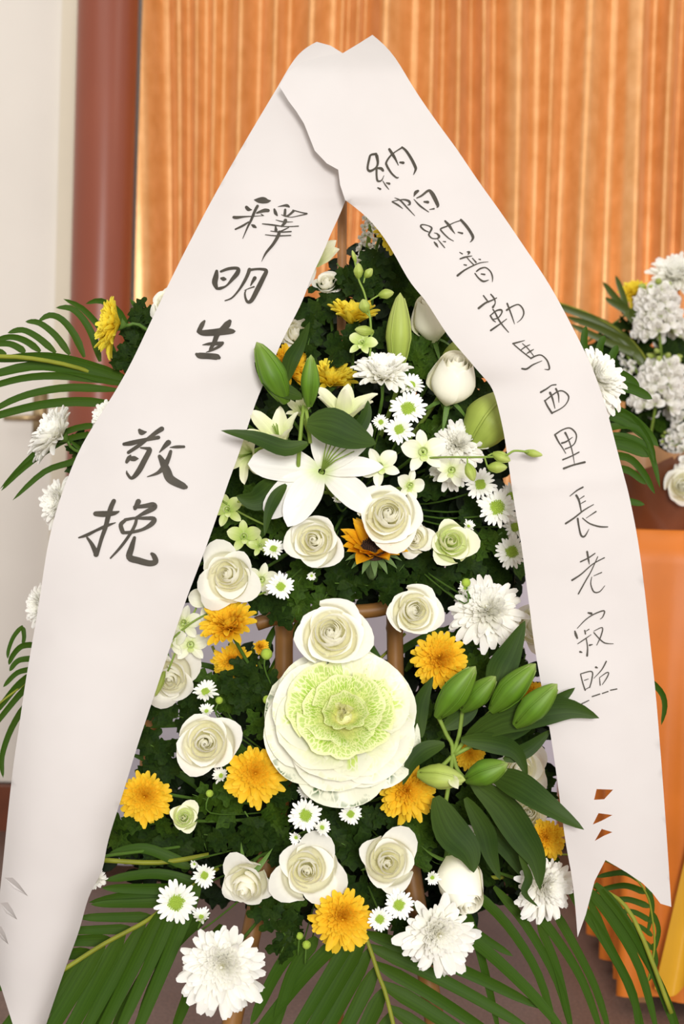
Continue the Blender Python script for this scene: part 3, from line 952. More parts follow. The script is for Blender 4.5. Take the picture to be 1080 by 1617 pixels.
def rose(px, py, r, tx=0, ty=.2, kind='open', label='', dy=0.0, mat=None, spin=None, Y=None, sepals=False, group=None):
    mat = mat or (M_ROSEB if kind == 'bud' else M_ROSE)
    y = Ydef(px, py) + dy if Y is None else Y
    R_ = 1.07 * r * S(y)
    spin = rnd.uniform(0, 6.28) if spin is None else spin
    F = frame(tx, ty, spin)
    group = group or 'roses of the flower arrangement'
    t = thing('rose', label, 'flower', Matrix.Translation(W(px, py, y)) @ F, group)
    s = R_ * (1.0 if kind != 'bud' else 1.35)
    sc = SC(s, s, s * (1.0 if kind != 'bud' else 1.05))
    for me in rose_petals(kind, mat): part('petal', me, t, sc)
    cm, sm = calyx_mesh()
    z = -.30 if kind != 'bud' else -.45
    part('calyx', cm, t, SC(s) @ T(0, 0, z))
    for k in range(5): part('sepal', sm, t, SC(s) @ T(0, 0, z) @ RZ(k * 2 * PI / 5) @ T(0, .14, 0) @ SC(.7 if not sepals else 1.0))
    n = F.to_3x3() @ Vector((0, 0, 1))
    stem_to(t, W(px, py, y) + n * s * (z - .3), n, core_of(py))
    return t


# ---- chrysanthemum ----
MUM = {}
def mum_meshes(mat):
    if mat.name not in MUM:
        MUM[mat.name] = dict(
            o=[strap('petal', mat, .125, 14, -22, .7, 2, 6, 2.8, .4), strap('petal', mat, .13, 10, -5, .7, 2, 6, 2.8, .4), strap('petal', mat, .12, 5, 22, .75, 2, 6, 2.8, .4)],
            m=[strap('petal', mat, .13, 0, 30, .9, 2, 4, 2.6, .5)],
            i=[strap('petal', mat, .17, 0, 60, .9, 2, 4, 2.6, .6), strap('petal', mat, .21, 0, 85, .9, 2, 4, 2.6, .6)])
    return MUM[mat.name]


MUM_CENTRE = {}
def mum(px, py, r, tx=0, ty=.1, mat=None, label='', dy=0.0, cupv=0.0, Y=None, loose=0.0, group=None, name='chrysanthemum', dens=1.0, eye=None):
    mat = mat or M_YMUM
    y = Ydef(px, py) + dy if Y is None else Y
    R_ = r * S(y)
    F = frame(tx, ty, rnd.uniform(0, 6.28))
    group = group or ('white chrysanthemums' if mat == M_WMUM else 'yellow chrysanthemums')
    t = thing(name, label, 'flower', Matrix.Translation(W(px, py, y)) @ F, group)
    ms = mum_meshes(mat)
    F3 = F.to_3x3()
    L0 = R_ * .97
    rr = rnd
    layers = [(25, 1.0, -6, 'o'), (25, .94, 5, 'o'), (23, .85, 16, 'o'), (21, .75, 27, 'o')]
    for n, L, el, k in layers:
        n = int(n * dens)
        for i in range(n):
            a = 2 * PI * (i + rr.uniform(-.28, .28)) / n
            dz = (F3 @ Vector((-math.sin(a), math.cos(a), 0))).z
            l = L * L0 * rr.uniform(.84, 1.08) * (1 + loose * rr.uniform(-.3, .15)) * (1 - .13 * dz)
            e = rad(el + cupv + 11 * dz + rr.uniform(-7, 7) + loose * rr.uniform(-12, 12))
            w = l * rr.uniform(.9, 1.15) * (1 + .2 * (1 - dens))
            M = RZ(a) @ T(0, .06 * L0, 0) @ RX(e) @ RY(rr.uniform(-.25, .25)) @ SC(w, l, l)
            part('petal', rr.choice(ms['o']), t, M)
    b = Bag()
    inner = [(22, .68, 26, .04, 'm'), (22, .60, 30, .10, 'm'), (21, .52, 34, .15, 'm'), (19, .44, 38, .20, 'm'), (17, .36, 42, .24, 'm'), (14, .28, 46, .28, 'm'), (11, .20, 52, .31, 'm'), (7, .13, 60, .33, 'i'), (4, .10, 80, .33, 'i')]
    for n, L, el, z, k in inner:
        for i in range(n):
            a = 2 * PI * (i + rr.uniform(-.3, .3)) / n
            l = L * L0 * rr.uniform(.85, 1.12)
            me = rr.choice(ms[k])
            M = RZ(a) @ T(0, .035 * L0, z * L0) @ RX(rad(min(88, el + cupv * .4) + rr.uniform(-8, 8))) @ SC(l * 1.1, l, l)
            b.add(([v.co.copy() for v in me.vertices], [tuple(p.vertices) for p in me.polygons], mesh_uv(me)), M)
    part('inner_petals', b.build('inner_petals', mat), t, None, None, 'stuff')
    if eye:
        bb = Bag(); bb.add(lathe([(0, .16), (.05, .155), (.08, .10)], 8), SC(L0))
        part('centre', bb.build('centre', M_GREENC), t, None, 'greenish centre')
    bb = Bag(); bb.add(lathe([(0, -.22), (.06, -.2), (.16, -.08), (.24, .02)], 10), SC(L0))
    part('calyx', bb.build('calyx', M_CALYX), t)
    n = F.to_3x3() @ Vector((0, 0, 1))
    stem_to(t, W(px, py, y) - n * .2 * L0, n, core_of(py))
    return t


def mesh_uv(me):
    ul = me.uv_layers[0].data
    out = [(0, 0)] * len(me.vertices)
    for lp in me.loops: out[lp.vertex_index] = tuple(ul[lp.index].uv)
    return out


# ---- small daisy ----
DAISY = {}
def daisy_meshes():
    if DAISY: return DAISY
    st = [strap('petal', M_DAISY, .13, 12, -12, .5, 2, 4, 2.6, .5), strap('petal', M_DAISY, .12, 20, 0, .5, 2, 4, 2.6, .5)]
    for vi, (cup, cnt, cr2) in enumerate(((4, 22, .40), (14, 19, .34), (38, 17, .36))):
        r = random.Random(vi + 2)
        b = Bag()
        for L, off, n in ((1.0, 0, cnt), (.80, .5, cnt - 4)):
            for i in range(n):
                me = r.choice(st)
                l = L * r.uniform(.82, 1.05)
                M = RZ(2 * PI * (i + off + r.uniform(-.2, .2)) / n) @ T(0, .10, 0) @ RX(rad(cup + (10 if off else 0) + r.uniform(-8, 8))) @ SC(l * .92)
                b.add(([v.co.copy() for v in me.vertices], [tuple(p.vertices) for p in me.polygons], mesh_uv(me)), M)
        DAISY['p%d' % vi] = b.build('petals', M_DAISY)
        b = Bag()
        for i in range(70):
            q = math.sqrt((i + .5) / 70); a = i * 2.39996
            x, y_ = cr2 * q * math.cos(a), cr2 * q * math.sin(a)
            b.add(lathe([(.045, 0), (.042, .05), (0, .07)], 5), T(x, y_, .10 + .10 * (1 - q * q)))
        b.add(lathe([(cr2, .04), (cr2 * .8, .13), (cr2 * .5, .18), (0, .2)], 14))
        DAISY['c%d' % vi] = b.build('centre', M_GREENC)
    b = Bag(); b.add(lathe([(0, -.3), (.10, -.25), (.28, -.02), (.3, .03)], 8))
    DAISY['k'] = b.build('calyx', M_CALYX)
    return DAISY


def daisy(px, py, r, tx=0, ty=.1, label='', v=0, dy=0.0, Y=None, group=None):
    D = daisy_meshes()
    y = Ydef(px, py) + dy if Y is None else Y
    s = r * S(y)
    F = frame(tx, ty, rnd.uniform(0, 6.28))
    t = thing('daisy', label, 'flower', Matrix.Translation(W(px, py, y)) @ F, 'small white daisies with green eyes')
    part('petals', D['p%d' % v], t, SC(s), None, 'stuff')
    part('centre', D['c%d' % v], t, SC(s), 'green centre')
    part('calyx', D['k'], t, SC(s))
    n = F.to_3x3() @ Vector((0, 0, 1))
    stem_to(t, W(px, py, y) - n * .25 * s, n, core_of(py), .0012, M_STEM, .02)
    return t


# ---- lily ----
def tepal(name, mat, w, a0, a1, curl=1.0, ruffle=.02):
    N = 24
    path = [(0.0, 0.0)]
    for i in range(N):
        a = rad(a0 + (a1 - a0) * ((i + .5) / N) ** curl)
        path.append((path[-1][0] + math.cos(a) / N, path[-1][1] + math.sin(a) / N))
    def f(u, v):
        k = v * N; i = min(N - 1, int(k)); t = k - i
        y = path[i][0] + (path[i + 1][0] - path[i][0]) * t
        z = path[i][1] + (path[i + 1][1] - path[i][1]) * t
        a = rad(a0 + (a1 - a0) * v ** curl)
        ww = max(.03, (.30 + .70 * math.sin(min(1, v / .5) * PI / 2)) if v < .5 else (1 - ((v - .5) / .5) ** 2.1) ** .75) * w
        c = .30 * ww * u * u - .10 * ww * max(0, 1 - abs(u) * 3.5) + ruffle * math.sin(v * 14 + (2 if u > 0 else 0)) * abs(u) ** 2 * (v > .2)
        return (u * ww, y - math.sin(a) * c, z + math.cos(a) * c)
    return gmesh(name, f, 8, 12, mat)


def bud_mesh(name, mat, rr=.17, tip=.03, lobe=.07, open_=False):
    prof = []
    for j in range(15):
        t = j / 14
        r_ = rr * (0.34 + .66 * math.sin(min(1, t / .42) * PI / 2)) if t < .42 else rr * (1 - ((t - .42) / .58) ** 1.75) + tip * t
        if t == 1: r_ = .004
        prof.append((r_, t))
    b = Bag(); b.add(lathe(prof, 18, 3, lobe))
    # raised seams where the petals meet
    for k in range(3):
        th = PI / 3 + k * 2 * PI / 3
        b.add(tube([Vector((math.cos(th) * p[0] * .955, math.sin(th) * p[0] * .955, p[1])) for p in prof[1:-1]], [.012] * 13, 5))
    return b.build(name, mat)


BUDS = {}
def bud(parent_or_none, tip, base, w, Y0, dY=-0.02, mat=None, label=None, name='bud', cat=None, thing_label=None, group=None):
    """lily bud from base to tip (photo points); w its width in pixels"""
    mat = mat or M_BUD
    a, b = W(base[0], base[1], Y0), W(tip[0], tip[1], Y0 + dY)
    L = (b - a).length
    q = (b - a).to_track_quat('Z', 'Y').to_matrix().to_4x4() @ RZ(rnd.uniform(0, 2))
    ratio = .92 * w * S(Y0) / 2 / L
    key = mat.name
    if key not in BUDS: BUDS[key] = bud_mesh('bud', mat)
    M = Matrix.Translation(a) @ q @ SC(L * ratio / .17, L * ratio / .17, L)
    if parent_or_none is None:
        t = thing('lily_bud', thing_label, 'flower bud', Matrix.Translation(a), 'single lily buds of the upper tier')
        part('bud', BUDS[key], t, t.matrix_basis.inverted() @ M)
        stem_to(t, a, (b - a).normalized(), core_of(base[1]), .0028, M_LSTEM, .02)
        return t
    return part(name, BUDS[key], parent_or_none, parent_or_none.matrix_basis.inverted() @ M, label)


# ---- strip leaves traced through points ----
def leaf_geo(pts, w, roll=0.0, fold=.35, nu=4, nv=14, prof='lance', org=None, toward=None):
    """pts: world points along the midrib, w: half width in metres"""
    c = [Vector(p) for p in cr([tuple(p) for p in pts], max(2, int(nv / (len(pts) - 1))))]
    n = len(c) - 1
    vs, fs, uv = [], [], []
    for j, p in enumerate(c):
        v = j / n
        tan = (c[min(j + 1, n)] - c[max(j - 1, 0)]).normalized()
        view = (CAMP - p).normalized() if toward is None else toward
        side = tan.cross(view).normalized()
        side = Matrix.Rotation(roll, 3, tan) @ side
        nrm = side.cross(tan).normalized()
        if nrm.dot(view) < 0: nrm = -nrm
        if prof == 'lance': k = (.22 + .78 * math.sin(min(1, v / .38) * PI / 2)) if v < .38 else max(.0, 1 - ((v - .38) / .62) ** 1.7)
        elif prof == 'palm': k = (.35 + .65 * min(1, v / .15)) * (1 - .35 * v) if v < .8 else (.72) * max(0, (1 - v) / .2) ** .7
        elif prof == 'oval': k = math.sin(min(1, max(v, .02)) * PI) ** .75
        k = max(k, .015)
        for i in range(nu + 1):
            u = -1 + 2 * i / nu
            vs.append(p + side * (u * w * k) + nrm * (fold * w * k * (abs(u) - .5)) - (org or Vector((0, 0, 0))))
            uv.append((u * .5 + .5, v))
    for j in range(n):
        for i in range(nu):
            a = j * (nu + 1) + i
            fs.append((a, a + 1, a + nu + 2, a + nu + 1))
    return vs, fs, uv


def traced_leaf(parent, pts, w, Y, mat=None, roll=0.0, fold=.3, name='leaf', prof='lance', nv=14, nu=4, label=None):
    """pts [(px,py)] or [(px,py,Y)], w full width in pixels"""
    P = [W(p[0], p[1], p[2] if len(p) > 2 else Y) for p in pts]
    org = parent.matrix_basis.translation
    g = leaf_geo(P, w * S(Y) / 2, roll, fold, nu, nv, prof)
    I = parent.matrix_basis.inverted()
    b = Bag(); b.add(g, I)
    return part(name, b.build(name, mat or M_LLEAF), parent, None, label)


def tube_part(parent, name, pts, Y, r, mat):
    I = parent.matrix_basis.inverted()
    P = [I @ W(p[0], p[1], p[2] if len(p) > 2 else Y) for p in cr([tuple(p) for p in pts], 4)]
    b = Bag(); b.add(tube(P, r, 6))
    return part(name, b.build(name, mat), parent)


# ---- orchid ----
ORC = {}
def orchid_meshes(mat):
    if mat.name in ORC: return ORC[mat.name]
    d = dict(w=tepal('petal', mat, .40, 18, -12, 1, .01), n=tepal('petal', mat, .26, 10, -8, 1, .0))
    b = Bag()
    b.add(lathe([(.03, -.1), (.14, .0), (.20, .14), (.17, .24), (.21, .30)], 12))
    b.add(lathe([(.05, 0), (.06, .2), (.04, .3), (0, .33)], 8), T(0, .06, 0))
    vs, fs, uv = grid(lambda u, v: (u * .17 * math.sin(max(.1, v) * PI * .85), -.08 - .34 * v, .12 + .10 * math.sin(v * 3) + .05 * u * u), 4, 5)
    b.add((vs, fs, uv))
    d['lip'] = b.build('blossom', M_ORCHG)
    ORC[mat.name] = d
    return d


def blossom(parent, px, py, r, tx, ty, Y, spin=0.0, mat=None):
    mat = mat or M_ORCH
    d = orchid_meshes(mat)
    s = r * S(Y)
    F = frame(tx, ty, spin)
    M = parent.matrix_basis.inverted() @ Matrix.Translation(W(px, py, Y)) @ F @ SC(s)
    bl = part('blossom', d['lip'], parent, M, 'small orchid blossom')
    for a, k, l in ((0, 'n', .95), (72, 'w', 1), (-72, 'w', 1), (140, 'n', .95), (-140, 'n', .95)):
        part('petal', d[k], bl, RZ(rad(a + rnd.uniform(-6, 6))) @ T(0, .05, 0) @ RX(rnd.uniform(-.15, .3)) @ SC(l))
    return bl


def orchid_spray(label, stem, blossoms, buds, Y, mat=None, stem_r=.0013):
    o = W(stem[0][0], stem[0][1], Y)
    t = thing('orchid_spray', label, 'flower', Matrix.Translation(o), 'orchid sprays')
    tube_part(t, 'stem', stem, Y, stem_r, M_LSTEM)
    for bl in blossoms: blossom(t, *bl[:5], Y=bl[5] if len(bl) > 5 else Y, spin=rnd.uniform(-.4, .4) if len(bl) < 7 else bl[6], mat=mat)
    for (tip, base, w, *st) in buds:
        bud(t, tip, base, w, Y, -.004, M_BUDP)
        if st: tube_part(t, 'bud_stalk', [base, *st[0]], Y, stem_r * .8, M_LSTEM)
    return t


# ---- lobed leaf sprigs ----
SPRIG = {}
def lobed_leaf(mat, seed):
    r = random.Random(seed)
    p1, droop = r.uniform(0, 6), r.uniform(.1, .4)
    def f(u, v):
        w = .34 * (math.sin(min(1, v * 1.02) * PI) ** .6) * (1 + .30 * math.sin(v * 20 + p1)) + .012
        y = v - .18 * abs(u) * (1 - v) + .04 * math.sin(v * 20 + p1)
        return (u * w, y, -.5 * droop * v * v + .12 * abs(u) * w * 2 + .03 * math.sin(u * 3 + v * 7))
    return gmesh('leaf', f, 2, 14, mat)


def sprig(px, py, Y, size, ang, label, group, n=8, mat=None, tilt=0.0):
    mat = mat or M_LEAF
    key = mat.name
    if key not in SPRIG: SPRIG[key] = [lobed_leaf(mat, s) for s in range(6)]
    s = size * S(Y)
    F = frame(rnd.uniform(-.5, .5), rnd.uniform(-.3, .6), ang)
    t = thing('foliage_sprig', label, 'foliage', Matrix.Translation(W(px, py, Y)) @ F, group)
    if 'st' not in SPRIG:
        b = Bag(); b.add(tube([(0, -1.0, -.2), (0, -.3, -.05), (0, .6, 0), (0, 1.0, .02)], [.03, .026, .02, .01], 6))
        SPRIG['st'] = b.build('stem', M_STEM)
    part('stem', SPRIG['st'], t, SC(s))
    for i in range(n):
        q = i / n
        a = (1 if i % 2 else -1) * rad(rnd.uniform(35, 85)) * (1 - q * .5)
        M = SC(s) @ T(0, -.7 + 1.5 * q, .0) @ RZ(a) @ RX(rnd.uniform(-.3, .6)) @ RY(rnd.uniform(-.5, .5)) @ SC(rnd.uniform(.55, .95))
        part('leaf', rnd.choice(SPRIG[key]), t, M)
    return t


# ---- stock flower spike ----
STK = {}
def stock(px, py, L, w, ang, Y, label, n=26, green=.15):
    if not STK:
        for vi in range(3):
            r = random.Random(vi)
            b = Bag()
            for k in range(9):
                me = strap('petal', M_STOCK, .42, 40, 70 - vi * 6, .5, 2, 3, 2.5, .4) if k < 5 else strap('petal', M_STOCK, .4, 10, -20, .3, 2, 3, 2.5, .4)
                b.add(([v.co.copy() for v in me.vertices], [tuple(p.vertices) for p in me.polygons], mesh_uv(me)), RZ(k * 1.3 + r.random()) @ RX(r.uniform(-.1, .7)) @ SC(r.uniform(.7, 1)))
            STK[vi] = b.build('floret', M_STOCK)
        b = Bag(); b.add(lathe([(0, 0), (.3, .2), (.34, .5), (.2, .8), (0, .95)], 8)); STK['b'] = b.build('floret_bud', M_BUDP)
    a = W(px, py, Y)
    F = frame(0, 0, rad(ang - 90))
    t = thing('stock_flower', label, 'flower', Matrix.Translation(a) @ F, 'white stock spikes')
    Lm, wm = L * S(Y), w * S(Y)
    b = Bag(); b.add(tube([(0, -Lm * .9, .0), (0, 0, 0), (0, Lm * .5, 0)], .003, 6)); part('stem', b.build('stem', M_LSTEM), t)
    n = int(n * 1.8)
    for i in range(n):
        v = i / n
        th = i * 2.4
        rr = wm * .32 * (1 - .5 * v)
        y_ = Lm * (-.5 + v)
        d = Vector((math.cos(th), .3, math.sin(th))).normalized()
        M = T(rr * d.x, y_, rr * d.z) @ d.to_track_quat('Z', 'Y').to_matrix().to_4x4()
        top = v > 1 - green
        part('floret_bud' if top else 'floret', STK['b'] if top else STK[i % 3], t, M @ SC(wm * (.16 if top else .23) * rnd.uniform(.85, 1.1)))
    return t


# ---- palm frond ----
def palm(label, rachis, leaflets, Y, r=.0032, mat=None, w=18, group=None):
    """leaflets: list of point lists (photo points, optional own depth)"""
    o = W(rachis[0][0], rachis[0][1], rachis[0][2] if len(rachis[0]) > 2 else Y)
    t = thing('palm_frond', label, 'palm leaf', Matrix.Translation(o), 'palm fronds around the flowers')
    tube_part(t, 'rachis', rachis, Y, r, M_RACH)
    for lf in leaflets:
        ww = w
        if isinstance(lf[0], (int, float)): ww, lf = lf[0], lf[1:]
        traced_leaf(t, lf, ww, Y, mat or M_PALM, rnd.uniform(-.35, .35), .35, 'leaflet', 'palm', 12, 2)
    return t


def along(pts, t):
    """point at fraction t of a polyline"""
    d = [0]
    for a, b in zip(pts, pts[1:]): d.append(d[-1] + math.hypot(b[0] - a[0], b[1] - a[1]))
    s = t * d[-1]
    for i in range(len(pts) - 1):
        if s <= d[i + 1] or i == len(pts) - 2:
            k = (s - d[i]) / max(1e-6, d[i + 1] - d[i])
            return tuple(p + (q - p) * k for p, q in zip(pts[i], pts[i + 1]))


def arcs(rachis, ts, angs, Ls, droop, Y, dY=.03, w=18):
    out = []
    n = len(ts)
    for i, t in enumerate(ts):
        k = i / max(1, n - 1)
        a = rad(angs[0] + (angs[1] - angs[0]) * k + rnd.uniform(-2, 2))
        L = (Ls[0] + (Ls[1] - Ls[0]) * k) * rnd.uniform(.93, 1.07)
        p = along(rachis, t)
        out.append([w * rnd.uniform(.85, 1.1)] + [(p[0] + L * q * math.cos(a), p[1] - L * q * math.sin(a) + droop * q * q, Y + dY * q) for q in (0, .25, .5, .75, 1)])
    return out
# ================================================================ placing the arrangement
def Ydef(px, py):
    if py < 985:
        y = -0.05 + 0.10 * min(1.2, ((px - 560) / 260) ** 2)
        if py < 620: y += (620 - py) / 300 * .09
    else: y = -0.075 + 0.11 * min(1.2, ((px - 545) / 330) ** 2)
    return y


# ---- deep leaf mass inside the two mounds (uncountable) ----
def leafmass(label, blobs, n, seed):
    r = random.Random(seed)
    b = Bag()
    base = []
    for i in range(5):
        me = lobed_leaf(M_SHADELEAF, i + 20)
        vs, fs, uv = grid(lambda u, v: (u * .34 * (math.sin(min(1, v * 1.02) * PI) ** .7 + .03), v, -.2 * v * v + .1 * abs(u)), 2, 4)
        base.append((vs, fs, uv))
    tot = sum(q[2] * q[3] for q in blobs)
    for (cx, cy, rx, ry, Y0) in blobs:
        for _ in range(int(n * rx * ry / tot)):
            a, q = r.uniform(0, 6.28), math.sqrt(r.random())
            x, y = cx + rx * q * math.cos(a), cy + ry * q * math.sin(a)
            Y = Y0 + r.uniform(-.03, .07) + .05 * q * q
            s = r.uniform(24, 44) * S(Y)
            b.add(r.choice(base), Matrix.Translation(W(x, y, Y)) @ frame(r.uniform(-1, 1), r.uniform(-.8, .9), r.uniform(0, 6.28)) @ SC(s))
    o = part('leaf_filling', b.build('leaf_filling', M_SHADELEAF), None, None, None, 'stuff')
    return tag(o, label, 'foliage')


leafmass('leaf filling darkened for shade deep inside the upper tier of flowers',
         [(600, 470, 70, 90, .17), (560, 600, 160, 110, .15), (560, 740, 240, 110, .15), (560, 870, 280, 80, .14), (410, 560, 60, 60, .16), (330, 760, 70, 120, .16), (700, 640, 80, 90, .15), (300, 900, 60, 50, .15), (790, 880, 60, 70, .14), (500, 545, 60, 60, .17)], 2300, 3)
leafmass('leaf filling darkened for shade deep inside the lower tier of flowers',
         [(540, 1250, 280, 110, .13), (560, 1370, 280, 75, .13), (410, 1170, 55, 70, .14), (730, 1200, 120, 70, .13), (270, 1330, 90, 60, .14), (800, 1120, 60, 70, .14), (400, 1085, 45, 45, .15), (660, 1100, 40, 60, .15), (720, 1060, 50, 40, .15)], 1900, 4)

# ---- leafy sprigs nearer the surface ----
GU, GL = 'leafy sprigs filling the upper tier', 'leafy sprigs filling the lower tier'
def scatter(poly_pts, group, label, size=42, Y=None, mat=None):
    for (x, y) in poly_pts:
        yy = (Ydef(x, y) + rnd.uniform(.05, .10)) if Y is None else Y
        sprig(x + rnd.uniform(-8, 8), y + rnd.uniform(-8, 8), yy, size * rnd.uniform(.85, 1.15), rnd.uniform(0, 6.28), label, group, 8, mat or (M_MLEAF if rnd.random() < .28 else None))


scatter([(590, 420), (625, 450), (560, 445), (655, 470), (520, 470), (600, 545), (655, 560), (545, 540), (500, 520), (440, 640), (640, 620), (680, 560), (730, 600), (760, 640), (390, 745), (370, 780),
         (400, 800), (440, 830), (340, 850), (400, 870), (480, 900), (540, 905), (470, 940), (520, 940), (560, 930), (620, 920), (690, 770), (700, 740), (740, 830), (760, 870), (790, 900), (740, 900), (700, 920), (660, 905),
         (800, 870), (690, 670), (740, 650), (410, 730), (455, 790), (620, 700), (320, 790), (300, 870), (560, 690)], GU, 'dark lobed green leaf sprig tucked among the upper tier flowers')
scatter([(420, 930), (430, 950), (385, 1080), (350, 1100), (410, 1060), (400, 1110), (420, 1150), (300, 1110), (250, 1130), (230, 1170), (260, 1210), (430, 1250), (440, 1300), (400, 1310), (360, 1330), (320, 1310), (280, 1340), (230, 1330), (200, 1310),
         (340, 1270), (500, 1260), (530, 1290), (560, 1310), (600, 1290), (640, 1310), (680, 1300), (700, 1330), (560, 1340), (660, 1330), (520, 1420), (450, 1440), (430, 1420), (760, 1060), (735, 1020), (720, 1040), (690, 1130),
         (780, 1010), (820, 1060), (800, 1150), (740, 1280), (780, 1310), (800, 1350), (760, 1340), (820, 1300), (850, 1240), (560, 1420), (630, 1470), (600, 1400), (440, 1340), (250, 1300), (370, 1215), (680, 1200), (660, 1160), (840, 1370), (640, 1340)],
        GL, 'dark lobed green leaf sprig tucked among the lower tier flowers')
sprig(425, 1440, -0.06, 48, 0.6, 'broad green leaf sprig below the rose with drooping petals', None, 7)
sprig(455, 1480, -0.06, 40, 2.6, 'green leaf sprig right of the big white chrysanthemum', None, 6)

# ================= top of the arrangement
stock(583, 372, 92, 40, 82, .16, 'white stock spike at the very top under the ribbons', 22)
mum(617, 372, 34, .6, .3, M_LMUM, 'yellow flower edge peeping from under the right ribbon top', Y=.10, cupv=20)
rose(517, 452, 27, -.1, .7, 'point', 'small white rose left of the wooden stake top', Y=.10)
lt = thing('lily', 'white lily petals curling from under left ribbon near the top', 'flower', Matrix.Translation(W(500, 425, .10)))
LT = {k: tepal('petal', M_LILY if k in 'ab' else M_LILYG, w, a0, a1) for k, (w, a0, a1) in dict(a=(.20, 35, -45), b=(.26, 20, -25), g=(.20, 72, 40), h=(.17, 80, 10), s=(.15, 84, 78)).items()}
for (a, L, k) in ((-55, 62, 'g'), (-80, 60, 'g'), (20, 40, 'g'), (150, 60, 'a')):
    part('petal', LT[k], lt, lt.matrix_basis.inverted() @ Matrix.Translation(W(495, 420, .10)) @ frame(0.2, .3) @ RZ(rad(a)) @ SC(L * S(.1)))
mum(558, 514, 50, .05, 2.2, M_LMUM, 'lemon yellow chrysanthemum seen from the side near the top', Y=.05, cupv=42, dens=.9)
mum(522, 610, 50, .1, 1.6, M_LMUM, 'yellow chrysanthemum behind the upright green lily bud', Y=.05, cupv=36)
mum(447, 580, 44, .7, .4, M_YMUM, 'amber flower tucked under the left ribbon beside dark leaf', Y=.06, cupv=40)
rose(468, 528, 33, .3, .5, 'wide', 'white flower half hidden by left ribbon above amber flower', Y=.09)
rose(682, 515, 38, -.2, 1.3, 'bud', 'pale rose bud seen from the side at right ribbon edge', Y=.04, spin=1)
bud(None, (632, 462), (628, 588), 40, .0, -.01, M_BUDP, thing_label='tall light green lily bud standing upright')
bud(None, (727, 535), (708, 592), 40, .03, 0, M_BUDP, thing_label='small green lily bud at the inner edge of right ribbon')
bud(None, (806, 618), (742, 706), 78, .0, 0, M_BUDP, thing_label='large pale green lily bud behind right ribbon edge')
orchid_spray('slender orchid spray with green buds rising before lemon chrysanthemum', [(580, 592), (586, 540), (584, 500), (575, 462), (566, 440), (558, 400)],
             [(572, 543, 24, -.2, .4)], [((556, 395), (562, 415), 7), ((566, 415), (566, 440), 15, [(573, 458)]), ((588, 424), (576, 438), 13, [(574, 447)]), ((622, 462), (598, 466), 16, [(585, 474)]),
             ((573, 472), (578, 494), 18, [(584, 500)]), ((560, 520), (590, 524), 16, [(587, 530)])], -.035, M_ORCHG)
mum(604, 600, 52, .05, 1.3, M_WMUM, 'white chrysanthemum seen from the side above the daisies', dy=-.0, cupv=30)
rose(712, 612, 46, .15, .85, 'bud', 'white rose bud on green stem beside right ribbon', Y=-.02, spin=.4)
lb = thing('lily_leaf_branch', 'dark lily leaves and green bud leaning over left ribbon edge', 'foliage', Matrix.Translation(W(450, 700, -.09)))
traced_leaf(lb, [(486, 700, -.13), (450, 708, -.135), (400, 690, -.145), (349, 680, -.15)], 28, -.14, roll=.3)
traced_leaf(lb, [(485, 668, -.12), (520, 672, -.13), (560, 690, -.135), (594, 701, -.14)], 60, -.13, roll=-.2, fold=.2)
traced_leaf(lb, [(535, 692), (562, 680), (578, 655), (581, 632)], 26, -.12, roll=.4)
traced_leaf(lb, [(452, 604, -.10), (458, 570, -.11), (472, 545, -.11), (489, 508, -.12)], 30, -.11, roll=.5)
traced_leaf(lb, [(478, 628, -.11), (445, 615, -.12), (420, 598, -.12), (402, 572, -.12)], 28, -.12, roll=.3)
traced_leaf(lb, [(452, 765), (436, 785), (424, 812), (418, 846)], 22, -.10, roll=.4)
traced_leaf(lb, [(445, 750), (425, 775), (400, 790), (373, 783)], 46, -.07, roll=-.3)
tube_part(lb, 'stem', [(490, 700), (480, 640, -.10), (470, 760, -.02), (480, 800, .05)], -.09, .0025, M_LSTEM)
bud(lb, (491, 560), (488, 642), 30, -.11, -.02)
bud(lb, (405, 540), (452, 636), 44, -.11, -.02)


def half_lily(px, py, L, tx, ty, label, Y, mats='gghg', n=6, splay=0):
    F = frame(tx, ty, rnd.uniform(0, 1))
    t = thing('half_open_lily', label, 'flower', Matrix.Translation(W(px, py, Y)) @ F, 'half open lilies')
    for i in range(n):
        k = mats[i % len(mats)]
        part('petal', LT[k], t, RZ(2 * PI * i / n + rnd.uniform(-.15, .15)) @ T(0, .03 * L * S(Y), 0) @ RX(-rad(splay)) @ SC(L * S(Y) * rnd.uniform(.85, 1.05)))
    b = Bag()
    for k in range(5): b.add(tube([(0, 0, 0), (.02 * math.cos(k * 1.25), .02 * math.sin(k * 1.25), .4), (.05 * math.cos(k * 1.25), .05 * math.sin(k * 1.25), .62)], [.012, .01, .01], 5), SC(L * S(Y)))
    part('stamens', b.build('stamens', M_LSTEM), t)
    n_ = F.to_3x3() @ Vector((0, 0, 1))
    stem_to(t, W(px, py, Y), n_, core_of(py), .0026, M_LSTEM)
    return t


half_lily(446, 712, 82, -.35, 1.3, 'half open greenish white lily by left ribbon edge', -.075)
half_lily(398, 716, 58, -.6, -.2, 'small cream lily drooping at the left ribbon edge', -.03, 'hgh', splay=10)
half_lily(540, 678, 84, .15, 1.4, 'half open white lily with upright pointed petals above dark leaf', -.06, 'hgsg')
half_lily(480, 660, 44, -.3, .9, 'little cream lily peeping between the two half open lilies', -.03)
